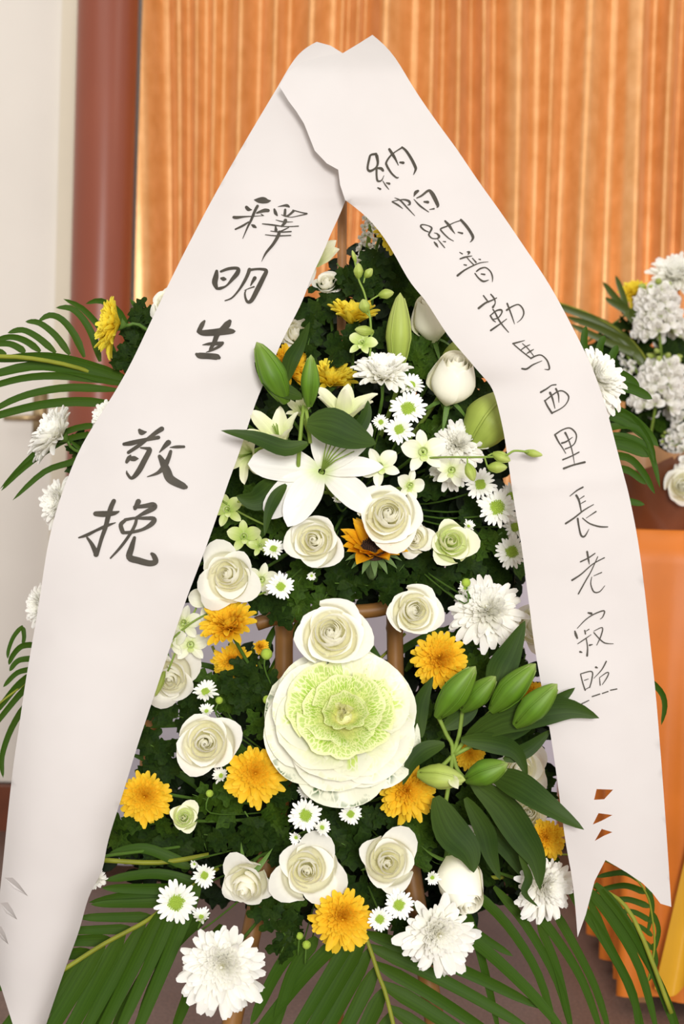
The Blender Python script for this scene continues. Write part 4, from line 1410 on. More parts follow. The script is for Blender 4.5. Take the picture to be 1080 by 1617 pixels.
# big open lily
lily = thing('lily', 'large wide open white lily in the middle of the upper tier', 'flower', Matrix.Translation(W(508, 745, -.075)))
Il = lily.matrix_basis.inverted()
TB = {'b': tepal('petal', M_LILY, .25, 30, -25, 1, .015), 'd': tepal('petal', M_LILY, .22, 25, -55, 1.2, .02), 'n': tepal('petal', M_LILY, .17, 35, -20, 1, .02)}
for a, L, k, dz in ((84, 116, 'b', 0), (128, 118, 'd', .002), (150, 104, 'b', .004), (-128, 104, 'd', 0), (-46, 108, 'b', .003), (-88, 96, 'n', .001), (8, 70, 'n', 0)):
    part('petal', TB[k], lily, Il @ Matrix.Translation(W(508, 745, -.075)) @ frame(0, .25) @ RZ(rad(a)) @ T(0, .004, dz) @ SC(L * S(-.075)))
b = Bag()
for k in range(6):
    a = rad(-40 + (k - 2.5) * 11)
    b.add(tube([Vector((0, 0, .005)), Vector((-math.sin(a) * .018, math.cos(a) * .018, .025)), Vector((-math.sin(a) * .042, math.cos(a) * .042, .032))], [.0011, .0009, .0007], 5))
part('stamens', b.build('stamens', M_LSTEM), lily, Il @ Matrix.Translation(W(508, 745, -.075)) @ frame(0, .25), 'pale green stamens')
stem_to(lily, W(508, 745, -.07), frame(0, .25).to_3x3() @ Vector((0, 0, 1)), CORE_U, .003, M_LSTEM)

# daisies, top group
for a in [(645, 646, 30, -.1, .3, 'largest white daisy of the cluster right of the side-seen chrysanthemum', 0, -.02), (648, 610, 24, .1, .8, 'white daisy half turned up above the largest daisy', 1, -.01),
          (631, 679, 26, -.1, .1, 'white daisy facing forward just below the largest daisy', 1, -.03), (601, 667, 14, 0, .2, 'tiny daisy left of the daisy cluster with green eye', 1, -.02),
          (757, 766, 29, .1, .3, 'white daisy at the foot of the orchid spray beside right ribbon', 1, 0), (785, 803, 33, .0, .3, 'biggest daisy touching right ribbon, green eye', 0, -.02),
          (808, 872, 27, -.2, .1, 'daisy cut by right ribbon edge, lowest of that column', 0, 0), (812, 832, 25, .3, .0, 'daisy mostly hidden between ribbon and biggest daisy', 1, .02), (806, 785, 24, .3, .5, 'daisy mostly hidden behind right ribbon above the others', 1, .03),
          (739, 832, 13, .3, .5, 'tiny green daisy bud above the pale green rose', 2, -.02), (735, 930, 15, -.2, .6, 'small daisy bud left of the big white side-facing chrysanthemum', 2, -.03),
          (432, 868, 19, 0, .5, 'small daisy up left of the sunflower, petals raised', 1, -.02), (443, 926, 24, .1, .1, 'daisy with uneven petals below left of the middle rose', 1, -.03), (492, 909, 10, 0, -.1, 'tiny daisy bud under the left middle rose', 2, -.02),
          (533, 788, 12, .1, .2, 'tiny daisy bud between lily petals', 2, -.01),
          # lower
          (482, 1287, 27, 0, .1, 'daisy below the cabbage, largest of three together', 0, -.03), (553, 1285, 20, .2, .2, 'daisy alone below the cabbage at right', 1, -.02), (508, 1307, 18, .2, .3, 'green daisy right of the trio under the cabbage', 2, -.035),
          (468, 1322, 14, -.2, 0, 'smallest daisy of the trio under the cabbage', 2, -.03), (484, 1248, 17, -.3, 0, 'daisy tucked under the cabbage rim, turned away', 2, .0), (322, 1382, 21, .2, .1, 'daisy with green eye left of the drooping rose', 1, -.02),
          (278, 1424, 35, .2, .1, 'wide daisy left of the big white chrysanthemum', 0, -.02), (318, 1450, 20, 0, 1.2, 'daisy seen from the side above the big white chrysanthemum', 2, -.02), (307, 1364, 9, 0, 0, 'tiny closed daisy bud above the wide daisy', 2, -.01),
          (630, 1428, 25, 0, .1, 'daisy beside the right white chrysanthemum', 0, -.04), (600, 1451, 20, 0, 0, 'daisy right of the lowest yellow chrysanthemum', 0, -.045), (682, 1385, 16, .1, 0, 'small green daisy bud left of the nodding rose', 2, -.03),
          (756, 1313, 26, .2, .1, 'daisy half hidden under the long lily leaves', 1, .02), (325, 1094, 22, .0, .9, 'small pale daisy above the left rose, petals raised', 1, .0), (326, 1124, 16, .1, .6, 'green daisy bud on top of left rose', 2, -.02),
          (350, 1226, 18, -.3, .6, 'green and white daisy bud left of the orange yellow chrysanthemum', 2, -.01), (784, 1170, 14, 0, 0, 'tiny daisy bud among lily leaves', 2, .03)]:
    daisy(a[0], a[1], a[2], a[3], a[4], a[5], a[6], a[7])

# orchids of the upper tier
orchid_spray('white orchid spray reaching over the right ribbon with green bud tip', [(655, 725, -.05), (700, 722, -.09), (750, 722, -.12), (795, 720, -.135), (812, 712, -.14), (835, 714, -.145)],
             [(668, 714, 37, 0, .1, -.07, .1), (600, 737, 33, -.2, .1, -.075, .5), (645, 766, 28, .6, -.2, -.07), (712, 742, 30, .2, -.1, -.06)],
             [((857, 719), (828, 713), 12), ((801, 738), (770, 738), 19, [(765, 722)]), ((806, 728), (778, 716), 18, [(770, 720)]), ((748, 760), (738, 732), 18, [(738, 722)])], -.13)
mum(722, 705, 46, .1, .5, M_WMUM, 'creamy white chrysanthemum behind the orchid spray', Y=.0, cupv=25)
mum(715, 735, 40, -.2, .2, M_WMUM, 'cream chrysanthemum under the orchid stem near right ribbon', Y=.0, cupv=30)
orchid_spray('green orchid spray beside left ribbon above the left rose', [(420, 830), (380, 810), (350, 790)], [(360, 806, 28, -.2, .2), (385, 848, 28, .1, .2), (410, 862, 18, .3, .2), (445, 800, 22, .1, .2)], [((392, 798), (372, 790), 10)], -.0, M_ORCHG)
orchid_spray('white orchid spray below the left rose at the left ribbon edge', [(420, 935), (350, 960), (300, 985), (250, 1030)], [(335, 948, 38, -.2, .1), (412, 915, 28, .3, .0)], [], .0, M_ORCH)
orchid_spray('pale orchid spray hanging along the left ribbon edge', [(310, 960), (290, 1000), (265, 1060)], [(292, 985, 30, -.3, .3), (300, 1018, 30, .3, .1), (272, 1010, 30, -.3, 0), (262, 965, 26, -.4, .2)], [((245, 1100), (260, 1060), 12)], .01, M_ORCH)
# roses
rose(612, 815, 52, .02, .2, 'full', 'largest open white rose above the sunflower', dy=-.03)
rose(497, 855, 46, -.05, .1, 'open', 'white rose left of the sunflower below the lily', dy=-.03)
rose(656, 852, 28, -.2, .1, 'wide', 'small white rose bud between two roses above the sunflower', dy=-.0)
rose(709, 858, 42, .1, .2, 'point', 'pale green rose right of the sunflower', dy=-.02, mat=M_ROSEG)
rose(361, 908, 51, -.15, .15, 'wide', 'white rose at the left ribbon edge above yellow chrysanthemum', dy=-.05)
rose(523, 1003, 57, 0, .30, 'full', 'white rose standing right above the ornamental cabbage', Y=-.11)
rose(652, 965, 43, .15, .1, 'full', 'white rose in front of the right stand post', Y=-.08)
rose(325, 1172, 53, .1, .1, 'open', 'white rose in lower left beside the orange yellow chrysanthemum', Y=-.08)
rose(290, 1292, 27, .1, .3, 'point', 'small greenish white rose bud under the leftmost yellow chrysanthemum', Y=-.05, mat=M_ROSEG, spin=2)
rose(391, 1392, 48, -.2, -.35, 'point', 'white rose drooping with bent back petals, green sepals on top', Y=-.07, sepals=True)
rose(484, 1374, 57, .05, .15, 'wide', 'wide open white rose left of the lowest yellow chrysanthemum', Y=-.09)
rose(609, 1362, 55, .1, .2, 'point', 'pointed petal white rose above the small daisies', Y=-.09)
rose(722, 1382, 46, .35, -.9, 'bud', 'white rose nodding down, seen from its back', Y=-.05, spin=.3)
rose(268, 1068, 48, .1, -.2, 'wide', 'white rose cut by the left ribbon edge above left posts', Y=.03)
rose(820, 1215, 45, .1, .1, 'wide', 'cream rose behind the lily buds at right ribbon', Y=.07)
rose(832, 1285, 38, .0, .3, 'open', 'cream rose below the long lily leaf at right ribbon', Y=.03)
rose(838, 990, 44, .3, .1, 'wide', 'white rose behind the right ribbon next to the chrysanthemum', Y=.04)
# sunflower
sf = thing('sunflower', 'orange yellow sunflower under the largest rose', 'flower', Matrix.Translation(W(590, 868, -.055)) @ frame(.05, 1.2))
s_ = 60 * S(-.055)
SFm = [strap('petal', M_SUN, .30, 12, -6, .4, 4, 6, 1.2, .5, peak=.45), strap('petal', M_SUN, .25, 20, 12, .5, 4, 6, 1.2, .5, peak=.45)]
for L, n, e in ((1.0, 17, 6), (.9, 15, 16)):
    for i in range(n): part('petal', SFm[i % 2], sf, RZ(2 * PI * (i + rnd.uniform(-.25, .25)) / n + e) @ T(0, .26 * s_, 0) @ RX(rad(e + 16 + rnd.uniform(-6, 10))) @ SC(s_ * L * .80))
b = Bag(); b.add(lathe([(.42, -.02), (.40, .06), (.3, .10), (.15, .08), (0, .06)], 24), SC(s_))
for i in range(160):
    q = math.sqrt((i + .5) / 160); a = i * 2.39996
    b.add(lathe([(.028, 0), (.02, .06), (0, .08)], 5), SC(s_) @ T(.40 * q * math.cos(a), .40 * q * math.sin(a), .07 + .03 * math.sin(q * 3)))
part('seed_disc', b.build('seed_disc', M_DISC), sf, None, 'dark brown seed disc')
brm = strap('bract', M_BRACT, .2, -10, -40, .2, 2, 4, 1.0, .7, peak=.2)
for i in range(14): part('bract', brm, sf, RZ(i * 2 * PI / 14) @ T(0, .3 * s_, -.08 * s_) @ RX(.1) @ SC(s_ * .5))
b = Bag(); b.add(lathe([(0, -.35), (.12, -.3), (.3, -.12), (.42, -.01)], 14), SC(s_)); part('calyx', b.build('calyx', M_BRACT), sf)
stem_to(sf, W(590, 868, -.055) - frame(.05, 1.2).to_3x3() @ Vector((0, 0, .3 * s_)), frame(.05, 1.2).to_3x3() @ Vector((0, 0, 1)), CORE_U, .005, M_BRACT)
# chrysanthemums
mum(365, 992, 52, -.25, .9, M_YMUM, 'yellow chrysanthemum left of the bamboo post, cupped upward', Y=-.03, cupv=34)
mum(368, 1042, 36, .1, -.4, M_YMUM, 'yellow chrysanthemum hidden under the cupped yellow one', Y=.04)
mum(695, 1040, 48, -.15, .4, M_YMUM, 'yellow chrysanthemum left of the pointed lily leaf', Y=-.03, cupv=14)
mum(772, 966, 62, -.3, .55, M_WMUM, 'large white chrysanthemum right of the post rose beside ribbon', Y=-.01, cupv=10, loose=.5)
mum(403, 1220, 50, .1, .1, M_YMUM, 'orange yellow chrysanthemum left of the cabbage', Y=-.07, eye=True, loose=.3)
mum(643, 1247, 49, .25, .1, M_YMUM, 'orange yellow chrysanthemum right of the cabbage', Y=-.06, loose=.5)
mum(229, 1256, 43, .05, .05, M_YMUM, 'leftmost yellow chrysanthemum touching the left ribbon', Y=-.03, eye=True)
mum(541, 1447, 52, .0, .0, M_YMUM, 'lowest yellow chrysanthemum between the bottom roses', Y=-.10, eye=True, loose=.4)
mum(862, 1322, 33, .2, .2, M_YMUM, 'yellow chrysanthemum peeping out at right ribbon under leaves', Y=.0)
mum(742, 1190, 24, .1, .2, M_YMUM, 'small golden chrysanthemum deep among the lily stems', Y=.04)
mum(832, 1098, 30, .1, .2, M_YMUM, 'golden chrysanthemum behind the green buds', Y=.06)
mum(410, 1022, 17, .3, .4, M_YMUM, 'tiny yellow chrysanthemum bud by the left bamboo post', Y=.02, cupv=40)
mum(353, 1522, 73, -.05, .1, M_WMUM, 'biggest white chrysanthemum at the bottom left', Y=-.10, cupv=8)
mum(690, 1472, 68, .15, .05, M_WMUM, 'white spidery chrysanthemum at the bottom right of centre', Y=-.11, loose=.9, dens=.8)
mum(856, 1398, 58, .55, .1, M_WMUM, 'white chrysanthemum facing right beside right ribbon tail', Y=-.03, loose=.6)
mum(190, 512, 50, -2.8, .6, M_LMUM, 'lemon yellow chrysanthemum facing left outside the left ribbon', Y=.03, cupv=25)
mum(98, 690, 56, -1.6, 1.3, M_WMUM, 'white chrysanthemum over palm leaves left of left ribbon', Y=.06, cupv=25)
mum(172, 660, 32, -.5, .3, M_WMUM, 'white chrysanthemum edge at left ribbon below palm', Y=.06)
mum(100, 795, 46, -.8, .1, M_WMUM, 'white chrysanthemum behind the left ribbon at its bend', Y=.05)
mum(72, 958, 42, -.8, .0, M_WMUM, 'white chrysanthemum lowest of those left of the ribbon', Y=.05)
mum(938, 602, 58, .6, .4, M_WMUM, 'white chrysanthemum half covered by the right ribbon edge', Y=.05, cupv=5)
mum(148, 1385, 22, 0, -.6, M_WMUM, 'white petals peeping below the left ribbon inner edge', Y=-.02)
rose(262, 480, 26, -.4, .3, 'wide', 'cream flower edge at the outer side of left ribbon', Y=.05)

# ornamental cabbage
cb = thing('ornamental_cabbage', 'ornamental cabbage with yellow green heart and white frilled leaves', 'flower', Matrix.Translation(W(541, 1140, -.09)) @ frame(.05, .50))
cs = 126 * S(-.09)
def cab_leaf(name, mat, wide, a0, a1, seed, fr=9, amp=.035, big=False):
    r = random.Random(seed)
    p1, p2 = r.uniform(0, 6), r.uniform(0, 6)
    N = 20
    path = [(0.0, 0.0)]
    for i in range(N):
        a = rad(a0 + (a1 - a0) * (i + .5) / N)
        path.append((path[-1][0] + math.cos(a) / N, path[-1][1] + math.sin(a) / N))
    def f(u, v):
        th = u * (wide * (.55 + .45 * v))
        k = v * (1 - (.24 if big else .10) * abs(u) ** 2.6) * N
        i = min(N - 1, int(k)); t = k - i
        y = path[i][0] + (path[i + 1][0] - path[i][0]) * t
        z = path[i][1] + (path[i + 1][1] - path[i][1]) * t
        a = rad(a0 + (a1 - a0) * v)
        rf = amp * v ** 3 * math.sin(u * fr + p1) + .012 * v ** 6 * math.sin(u * 24 + p2) + .014 * math.sin(v * 7 + u * 4 + p1)
        cupc = .10 * u * u * v
        rr_ = y + .12
        return (rr_ * math.sin(th), rr_ * math.cos(th) - .12 - math.sin(a) * (rf + cupc), z + math.cos(a) * (rf + cupc))
    return gmesh('leaf', f, 16, 12, mat)


CL = [  # count, length, wide, a0, a1, material, base radius, base height
    (6, 1.0, .70, 26, -14, M_CABG, .04, -.26), (6, .98, .70, 34, -2, M_CABO, .04, -.18), (5, .95, .85, 40, 10, M_CABO, .04, -.10), (4, .93, .92, 46, 14, M_CABM, .03, -.04),
    (4, .86, .80, 52, 24, M_CABI, .03, .0), (4, .72, .85, 60, 40, M_CABI, .02, .03), (3, .56, 1.0, 70, 60, M_CABI, .01, .05), (3, .46, 1.1, 78, 84, M_CABC, .0, .06), (3, .36, 1.3, 86, 108, M_CABC, .0, .08), (2, .28, 1.6, 88, 118, M_CABC, .0, .10)]
for k, (n, L, wd_, a0, a1, mt, r0, z0) in enumerate(CL):
    mm = [cab_leaf('leaf', mt, wd_, a0, a1, k * 3 + q, 5 if k < 3 else 11, .034 if k < 3 else .038, k < 4) for q in range(3)]
    for i in range(n):
        part('leaf', mm[i % 3], cb, RZ(2 * PI * i / n + k * .7 + rnd.uniform(-.1, .1)) @ T(0, r0 * cs, z0 * cs) @ RX(rnd.uniform(-.10, .12) if k < 3 else rnd.uniform(-.16, .14)) @ SC(cs * L * (rnd.uniform(.95, 1.04) if k < 3 else rnd.uniform(.88, 1.08))))
b = Bag(); b.add(lathe([(.02, 0), (.09, .12), (.11, .22), (.08, .31), (0, .35)], 14, 3, .12), SC(cs)); part('heart', b.build('heart', M_CABC), cb)
b = Bag(); b.add(lathe([(0, -.5), (.1, -.48), (.14, -.2), (.1, 0)], 12), SC(cs)); part('stalk', b.build('stalk', M_LSTEM), cb)

# lily branch with green buds (lower right)
lr = thing('lily_branch', 'lily branch with a fan of closed green buds and long leaves', 'flower', Matrix.Translation(W(720, 1180, -.08)))
for pts, w, y, roll in (
        ([(664, 1165), (660, 1130), (668, 1100), (684, 1068)], 32, -.08, .3), ([(778, 1095), (790, 1060), (808, 1025), (829, 980)], 48, -.10, .2),
        ([(735, 1168, -.10), (790, 1138, -.13), (860, 1122, -.15), (905, 1120, -.155), (946, 1134, -.16)], 50, -.14, .2), ([(840, 1128, -.13), (872, 1112, -.15), (908, 1086, -.155)], 26, -.15, .3),
        ([(775, 1222, -.10), (815, 1238, -.13), (865, 1272, -.155), (922, 1310, -.165)], 46, -.14, -.2), ([(745, 1235), (790, 1270), (825, 1320), (848, 1360), (852, 1405)], 52, -.10, .2),
        ([(688, 1258), (710, 1310), (740, 1345), (748, 1378)], 56, -.10, -.2), ([(728, 1168), (775, 1172), (815, 1188), (833, 1228)], 34, -.12, .3),
        ([(702, 1175), (672, 1185), (650, 1205), (636, 1240)], 30, -.11, .3), ([(795, 1200), (835, 1182), (870, 1152)], 26, -.11, .3), ([(700, 1150), (735, 1128), (755, 1118)], 30, -.09, .2),
        ([(745, 1180), (790, 1155), (830, 1140), (860, 1120)], 44, -.07, -.2), ([(735, 1260), (765, 1310), (775, 1350), (790, 1390)], 34, -.07, .2), ([(820, 1350), (835, 1385), (828, 1410), (850, 1432)], 14, -.09, .2),
        ([(760, 1300), (800, 1340), (830, 1390)], 30, -.04, .2)):
    traced_leaf(lr, pts, w, y, roll=roll, fold=.25)
for tip, base, w, y in (((751, 1052), (690, 1132), 44, -.12), ((783, 1068), (730, 1122), 38, -.11), ((846, 1048), (776, 1123), 44, -.13), ((880, 1080), (814, 1146), 44, -.15), ((802, 1206), (736, 1232), 42, -.13)):
    bud(lr, tip, base, w, y, -.02)
bud(lr, (735, 1232), (660, 1222), 40, -.13, -.02, M_BUDP, 'pale opening bud')
for k, (a, l) in enumerate(((200, 40), (245, 30), (160, 24))):
    part('petal', LT['g'], lr, lr.matrix_basis.inverted() @ Matrix.Translation(W(712, 1226, -.145)) @ frame(0, 0) @ RZ(rad(a + 15)) @ RX(.2) @ SC(l * S(-.14)))
for pts in ([(692, 1132), (705, 1160), (715, 1190), (700, 1290)], [(730, 1122), (725, 1160), (715, 1190)], [(776, 1123), (745, 1155), (718, 1190)], [(814, 1146), (770, 1165), (718, 1192)], [(736, 1232), (722, 1215), (715, 1190)], [(660, 1222), (690, 1215), (713, 1195)]):
    tube_part(lr, 'stem', pts, -.09, .0026, M_LSTEM)

# tight round flower buds
bm_ = Bag(); bm_.add(lathe([(0, -1), (.5, -.9), (.9, -.45), (1, .1), (.8, .65), (.4, .95), (0, 1)], 12, 6, .05)); bm_ = bm_.build('bud', M_GREENC)
for bx_, by_, br_, yy_, lab_ in ((421, 1033, 9, -.03, 'round green chrysanthemum bud beside the left bamboo post'), (422, 1105, 7, -.04, 'round green bud at the left rim of the cabbage'),
                                 (346, 1106, 6, -.02, 'tiny round green bud right of the pale raised daisy'), (331, 1253, 6, -.03, 'tiny yellow green bud above the small greenish rose bud'),
                                 (484, 1492, 7, -.05, 'round green bud hanging left of the lowest yellow chrysanthemum'), (473, 1478, 6, -.05, 'small yellow green bud beside the broad sprig under the wide rose'),
                                 (736, 920, 7, -.04, 'tiny green bud above the large white chrysanthemum beside the ribbon')):
    q_ = thing('chrysanthemum_bud', lab_, 'flower bud', Matrix.Translation(W(bx_, by_, yy_)), 'tight round chrysanthemum buds')
    part('bud', bm_, q_, SC(br_ * S(yy_)))
    stem_to(q_, W(bx_, by_, yy_), Vector((0, -.4, .9)), core_of(by_), .0010)

# ================= palms
G = []
f1 = [(330, 660, .12), (240, 622, .12), (190, 604, .11), (100, 575, .08), (0, 563, .05), (-90, 580, .02)]
lfs = [[13, (187, 590), (178, 555), (160, 520), (130, 487), (100, 472)], [13, (158, 571), (148, 535), (132, 505), (112, 487), (88, 486)], [13, (133, 564), (118, 530), (98, 505), (78, 498), (60, 508)], [12, (110, 560), (88, 530), (62, 510), (40, 508)],
       [12, (88, 557), (60, 533), (35, 521), (12, 526)], [12, (64, 555), (40, 538), (15, 532), (-15, 540)], [12, (40, 556), (15, 543), (-20, 545)], [12, (10, 560), (-20, 552), (-50, 560)],
       [13, (205, 590), (206, 540), (190, 495), (160, 475), (135, 480)], [14, (236, 590), (238, 545), (225, 500), (205, 472)], [13, (250, 560), (245, 520), (232, 495), (222, 487)],
       [20, (190, 606), (120, 585), (50, 578), (-40, 600)], [14, (190, 604), (110, 594), (50, 595), (0, 606), (-40, 622)], [14, (186, 616), (115, 612), (60, 619), (15, 634), (-30, 660)], [16, (184, 638), (120, 634), (60, 640), (0, 655), (-30, 668)],
       [20, (205, 600), (120, 572), (60, 563), (-20, 570)]]
palm('palm frond spreading left across the door and column', f1, lfs, .09, .003)
palm('thin palm leaflets bending down left below the white chrysanthemum', [(250, 700, .12), (190, 680, .1), (150, 670, .08)], [[11, (165, 670), (120, 676), (80, 695), (40, 730), (0, 772)], [11, (165, 683), (110, 692), (65, 718), (25, 750), (2, 775)], [12, (170, 700), (120, 727), (70, 745), (20, 790)], [9, (160, 700), (135, 712), (110, 695)]], .07)
palm('small palm frond far left beside the left ribbon', [(320, 1085, .15), (200, 1062, .13), (100, 1060, .1), (50, 1075, .1), (0, 1110, .08), (-40, 1150, .08)], [[11, (60, 1018), (35, 1020), (20, 1035), (14, 1050)], [11, (60, 1040), (30, 1043), (15, 1060)], [10, (58, 1056), (28, 1062), (5, 1085)], [13, (50, 1065), (25, 1085), (-10, 1130)], [12, (55, 1075), (28, 1100), (-20, 1160)],
     [11, (45, 1105), (18, 1150), (3, 1195), (5, 1228)], [8, (36, 988), (22, 1005), (14, 1025), (12, 1040)], [8, (36, 990), (38, 1005), (36, 1018)]], .09, .0015)
palm('dark palm frond seen against the pale cloth left of the stand', [(335, 1020, .15), (352, 1060, .15), (370, 1110, .15), (395, 1170, .15), (420, 1250, .15)],
     [[11, (355, 1062), (330, 1052), (290, 1045)], [11, (362, 1085), (335, 1073), (290, 1068)], [12, (372, 1106), (340, 1092), (280, 1088)], [12, (378, 1122), (340, 1116), (260, 1116)], [13, (385, 1150), (330, 1142), (215, 1148)], [13, (390, 1165), (330, 1166), (210, 1180)], [14, (340, 1262), (280, 1220), (205, 1190)], [14, (380, 1235), (330, 1215), (280, 1200)]], .15, .002)
palm('dark palm blades crossing behind the right bamboo post', [(560, 1070, .14), (600, 1040, .14), (640, 1000, .14)], [[13, (562, 985), (585, 1020), (612, 1062)], [15, (600, 1075), (630, 1030), (700, 990)], [12, (640, 1060), (680, 1010), (720, 985)]], .14, .002)
palm('dark palm blades crossing behind the left bamboo post', [(400, 1110, .14), (430, 1060, .14), (470, 980, .14)], [[15, (418, 1085), (445, 1030), (478, 968)], [14, (412, 1050), (425, 1010), (438, 985)]], .14, .002)
r1 = [(345, 1370, .03), (270, 1425, .02), (230, 1455, .0), (165, 1490, -.02), (110, 1525, -.04), (40, 1570, -.06)]
palm('large palm frond sweeping over the floor at bottom left', r1,
     arcs(r1, [.10, .2, .3, .4, .5, .6, .7, .8, .9], (247, 232), (290, 210), 0, .0, -.03, 27) + arcs(r1, [.16, .26, .36, .46, .56, .66, .78, .9], (178, 186), (130, 90), 0, .03, .0, 20), .0, .003)
r1b = [(400, 1400, .05), (330, 1390, .05), (240, 1380, .04), (170, 1360, .03), (110, 1350, .02)]
palm('yellow stemmed palm frond lying behind the bottom left flowers', [(330, 1350, .05), (250, 1362, .05), (160, 1358, .04)], [[20, (320, 1400), (250, 1380), (165, 1390)], [20, (310, 1420), (240, 1410), (140, 1425)], [22, (330, 1440), (270, 1500), (215, 1620)], [24, (350, 1460), (310, 1540), (270, 1640)], [22, (300, 1440), (240, 1520), (170, 1640)],
      [22, (270, 1440), (200, 1530), (130, 1660)], [20, (300, 1370), (230, 1340), (170, 1350)]], .05, .0035)
r2 = [(560, 1430, .0), (585, 1500, -.02), (598, 1540, -.03), (612, 1580, -.04), (640, 1700, -.07)]
palm('palm frond fanning out at the bottom centre with yellow midrib', r2,
     arcs(r2, [.10, .18, .26, .37, .50, .64], (238, 246), (300, 180), 0, .0, -.03, 27) + arcs(r2, [.16, .24, .34, .46, .60, .74], (-20, -36), (300, 200), 30, .0, -.02, 25) + [[26, (540, 1480), (490, 1530), (440, 1590), (370, 1680)], [24, (480, 1480), (440, 1530), (395, 1620)], [24, (500, 1480), (460, 1540), (430, 1640)], [24, (660, 1440), (740, 1480), (830, 1560), (900, 1640)]], -.03, .0028)
r3 = [(700, 1390, .08), (800, 1385, .06), (880, 1385, .04), (950, 1405, .02), (1000, 1450, .0), (1060, 1600, -.02)]
palm('palm frond with long drooping leaflets at bottom right', r3,
     [[17, (705, 1400), (740, 1450), (765, 1530), (790, 1640)], [18, (740, 1400), (800, 1460), (850, 1540), (880, 1640)], [16, (780, 1400), (830, 1460), (880, 1550), (905, 1640)], [17, (820, 1410), (870, 1470), (920, 1550), (955, 1650)],
      [16, (870, 1430), (905, 1490), (940, 1560), (965, 1640)], [17, (900, 1410), (945, 1470), (990, 1550), (1020, 1640)], [18, (925, 1400), (965, 1450), (1010, 1530), (1040, 1640)], [18, (940, 1395), (985, 1450), (1030, 1530), (1070, 1640)], [17, (950, 1405), (1000, 1480), (1045, 1560), (1080, 1650)],
      [16, (705, 1420), (750, 1470), (810, 1510)], [16, (930, 1420), (960, 1490), (1000, 1570), (1010, 1650)], [15, (850, 1460), (880, 1530), (905, 1640)]], .0, .003)
palm('fine curled palm frond in front of the orange cloth', [(860, 1350, .10), (930, 1352, .12), (990, 1376, .12), (1020, 1410, .12), (1030, 1450, .12), (1033, 1500, .12), (1020, 1560, .12)],
     [[11, (1015, 1392), (985, 1378), (940, 1385)], [12, (1020, 1410), (985, 1398), (938, 1408)], [11, (1026, 1432), (990, 1420), (955, 1424)], [10, (1028, 1455), (1000, 1440), (975, 1440)], [9, (1030, 1478), (1008, 1462), (985, 1460)], [8, (1031, 1500), (1015, 1485), (995, 1480)],
      [9, (1020, 1395), (1030, 1430), (1022, 1475)], [9, (1030, 1440), (1040, 1470), (1030, 1510)], [8, (1030, 1490), (1036, 1520), (1024, 1550)]], .12, .0015)

# ================= arrangement behind on the orange table
M_KRAFT = plain('brown_wrapping_paper', (0.42, 0.22, 0.10), 0.35, 0.2, 6, 0.5)
M_DKRAFT = plain('dark_brown_wrapping', (0.12, 0.035, 0.012), 0.4, 0.3, 6, 0.5)
YB = 1.08
wp = thing('bouquet_wrapping', 'brown paper wrapped bouquet base standing on the orange table', 'wrapping', Matrix.Translation((W(1040, 838, YB).x, YB, pz)))
def cone(r0, r1, h, wav, ph, lean=0):
    def f(u, v):
        a = u * PI
        r_ = r0 + (r1 - r0) * v + wav * v * math.sin(a * 7 + ph)
        return (r_ * math.cos(a) + lean * v, r_ * .8 * math.sin(a), h * v * (1 + .12 * math.sin(a * 5 + ph)))
    return f
part('outer_paper', gmesh('outer_paper', cone(.075, .12, .17, .018, 0), 60, 8, M_KRAFT), wp)
part('inner_paper', gmesh('inner_paper', cone(.10, .15, .13, .015, 2, -.02), 60, 8, M_DKRAFT), wp)
stock(1038, 490, 84, 92, 95, 1.0, 'white stock spike at right, uppermost of three behind the ribbon', 30)
stock(1042, 604, 92, 96, 80, 1.0, 'white stock spike at right, middle one behind the ribbon', 32, .2)
stock(1085, 690, 110, 70, 90, 1.0, 'white stock spike cut by the right frame edge', 26)
stock(990, 560, 60, 40, 120, 1.02, 'small green tipped stock spike left of the middle stock', 14, .4)
stock(1066, 700, 50, 44, 150, 1.0, 'lowest white stock spike above the cream rose on the right', 14)
mum(1066, 440, 46, -.2, .7, M_WMUM, 'white chrysanthemum topping the bouquet on the orange table', Y=1.02, cupv=20)
mum(1002, 466, 27, -.3, .7, M_LMUM, 'yellow chrysanthemum in the bouquet on the orange table', Y=1.04, cupv=25)
rose(1078, 768, 30, -.2, 0, 'full', 'cream rose low in the bouquet on the orange table', Y=.95)
M_OPALM = petal_mat('olive_palm_leaf', [(0, (0.10, 0.14, 0.02)), (1, (0.08, 0.12, 0.02))], .1, .4, .2, (14, .8, 1), .4)
palm('olive palm blades behind the right ribbon upper part', [(1040, 600, 1.0), (1000, 540, 1.0), (940, 500, 1.0), (880, 478, 1.0)],
     [[14, (1020, 575), (970, 520), (900, 490), (880, 484)], [14, (1000, 548), (950, 520), (895, 500)], [14, (1010, 560), (960, 540), (900, 512)], [14, (1005, 510), (980, 480), (952, 445)], [12, (990, 500), (985, 470), (972, 435)], [14, (1010, 500), (985, 488), (955, 470)], [16, (1000, 560), (1020, 580), (1010, 600)]], 1.0, .002, M_OPALM)
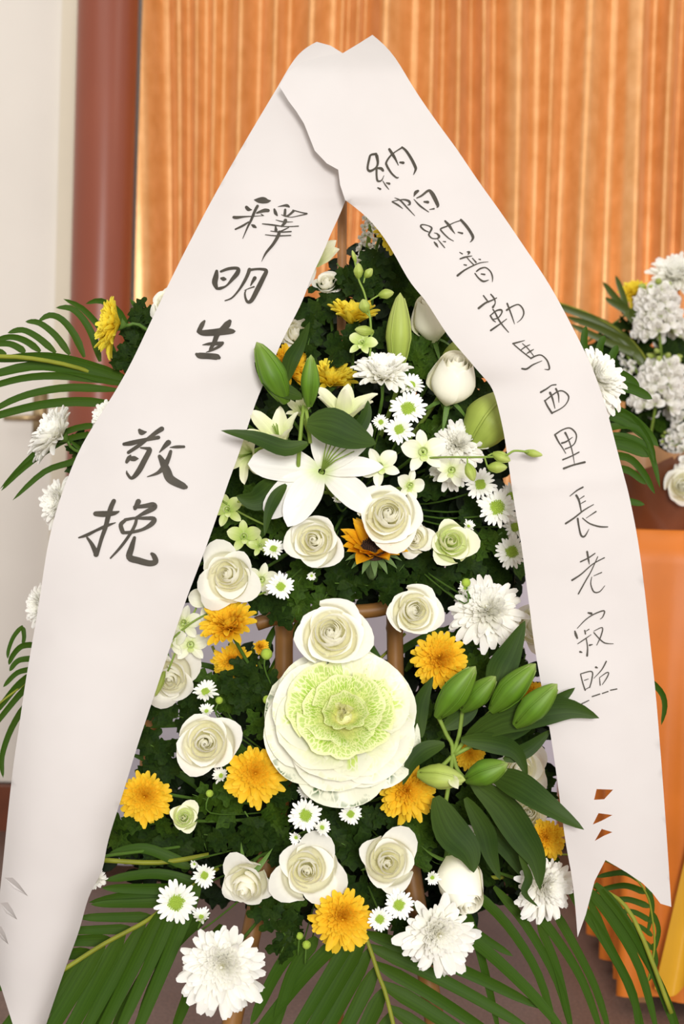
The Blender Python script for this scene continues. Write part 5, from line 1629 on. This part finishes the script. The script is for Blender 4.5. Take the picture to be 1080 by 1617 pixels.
palm('bright palm blades arching right from behind the right ribbon', [(930, 740, .10), (950, 700, .12), (960, 640, .12)],
     [[17, (935, 655), (985, 655), (1020, 690), (1035, 735)], [30, (935, 640), (965, 650), (1000, 668), (1040, 705)], [13, (940, 680), (990, 672), (1020, 690), (1032, 730)], [13, (940, 690), (990, 690), (1025, 712), (1042, 770)], [14, (950, 720), (990, 722), (1015, 745), (1034, 780)], [14, (955, 742), (990, 742), (1020, 765)],
      [14, (965, 788), (985, 790), (1018, 797)], [14, (925, 560), (922, 540), (925, 515)], [14, (945, 565), (948, 545), (955, 530)], [16, (950, 590), (965, 565), (975, 545)], [20, (940, 600), (975, 590), (1010, 610)], [20, (950, 620), (990, 612), (1030, 630)], [26, (940, 700), (980, 700), (1030, 720)], [12, (960, 1050), (1010, 1065), (1042, 1090), (1050, 1115), (1044, 1145)]], .12, .002)
mum(905, 690, 30, .5, .3, M_WMUM, 'white flower behind the right ribbon middle', Y=.06)
scatter([(1000, 540), (1035, 560), (1030, 640), (1060, 640), (1010, 600), (1050, 720), (1020, 690), (1070, 560)], 'leaf sprigs of the bouquet on the orange table', 'green leaf sprig in the bouquet on the orange table', 60, 1.06)
scatter([(215, 545), (225, 520), (210, 580), (232, 500)], 'leaf sprigs behind the lemon chrysanthemum', 'green leaf sprig behind the lemon chrysanthemum at left', 34, .07)
scatter([(130, 700), (120, 730), (150, 740)], 'leaf sprigs outside the left ribbon', 'green leaf sprig outside the left ribbon below the palm', 30, .09)

# ================================================================ each leaf sprig is described by the flower it stands beside
def to_photo(p):
    d = CR.transposed() @ (p - CAMP)
    return 540 - d.x / d.z * FP, 808.5 + d.y / d.z * FP


flowers = [(to_photo(o.matrix_basis.translation), o['label']) for o in COL.objects if o.parent is None and o.get('category') in ('flower', 'flower bud')]
taken = set()
for o in [q for q in COL.objects if q.parent is None and q.get('category') == 'foliage' and q.get('group')]:
    x, y = to_photo(o.matrix_basis.translation)
    fresh = o.children[1].data.materials[0] == M_MLEAF
    cand = sorted(flowers, key=lambda f: math.hypot(f[0][0] - x, f[0][1] - y))
    for (fx, fy), lab in cand:
        dx, dy = x - fx, y - fy
        if abs(dx) > 2.2 * abs(dy): w_ = 'right of' if dx > 0 else 'left of'
        elif abs(dy) > 2.2 * abs(dx): w_ = 'below' if dy > 0 else 'above'
        else: w_ = ('below and ' if dy > 0 else 'above and ') + ('right of' if dx > 0 else 'left of')
        text = ('fresh' if fresh else 'dark') + ' green leaf sprig ' + w_ + ' the ' + lab
        if text in taken or len(text.split()) > 16: continue
        taken.add(text)
        o['label'] = text
        break
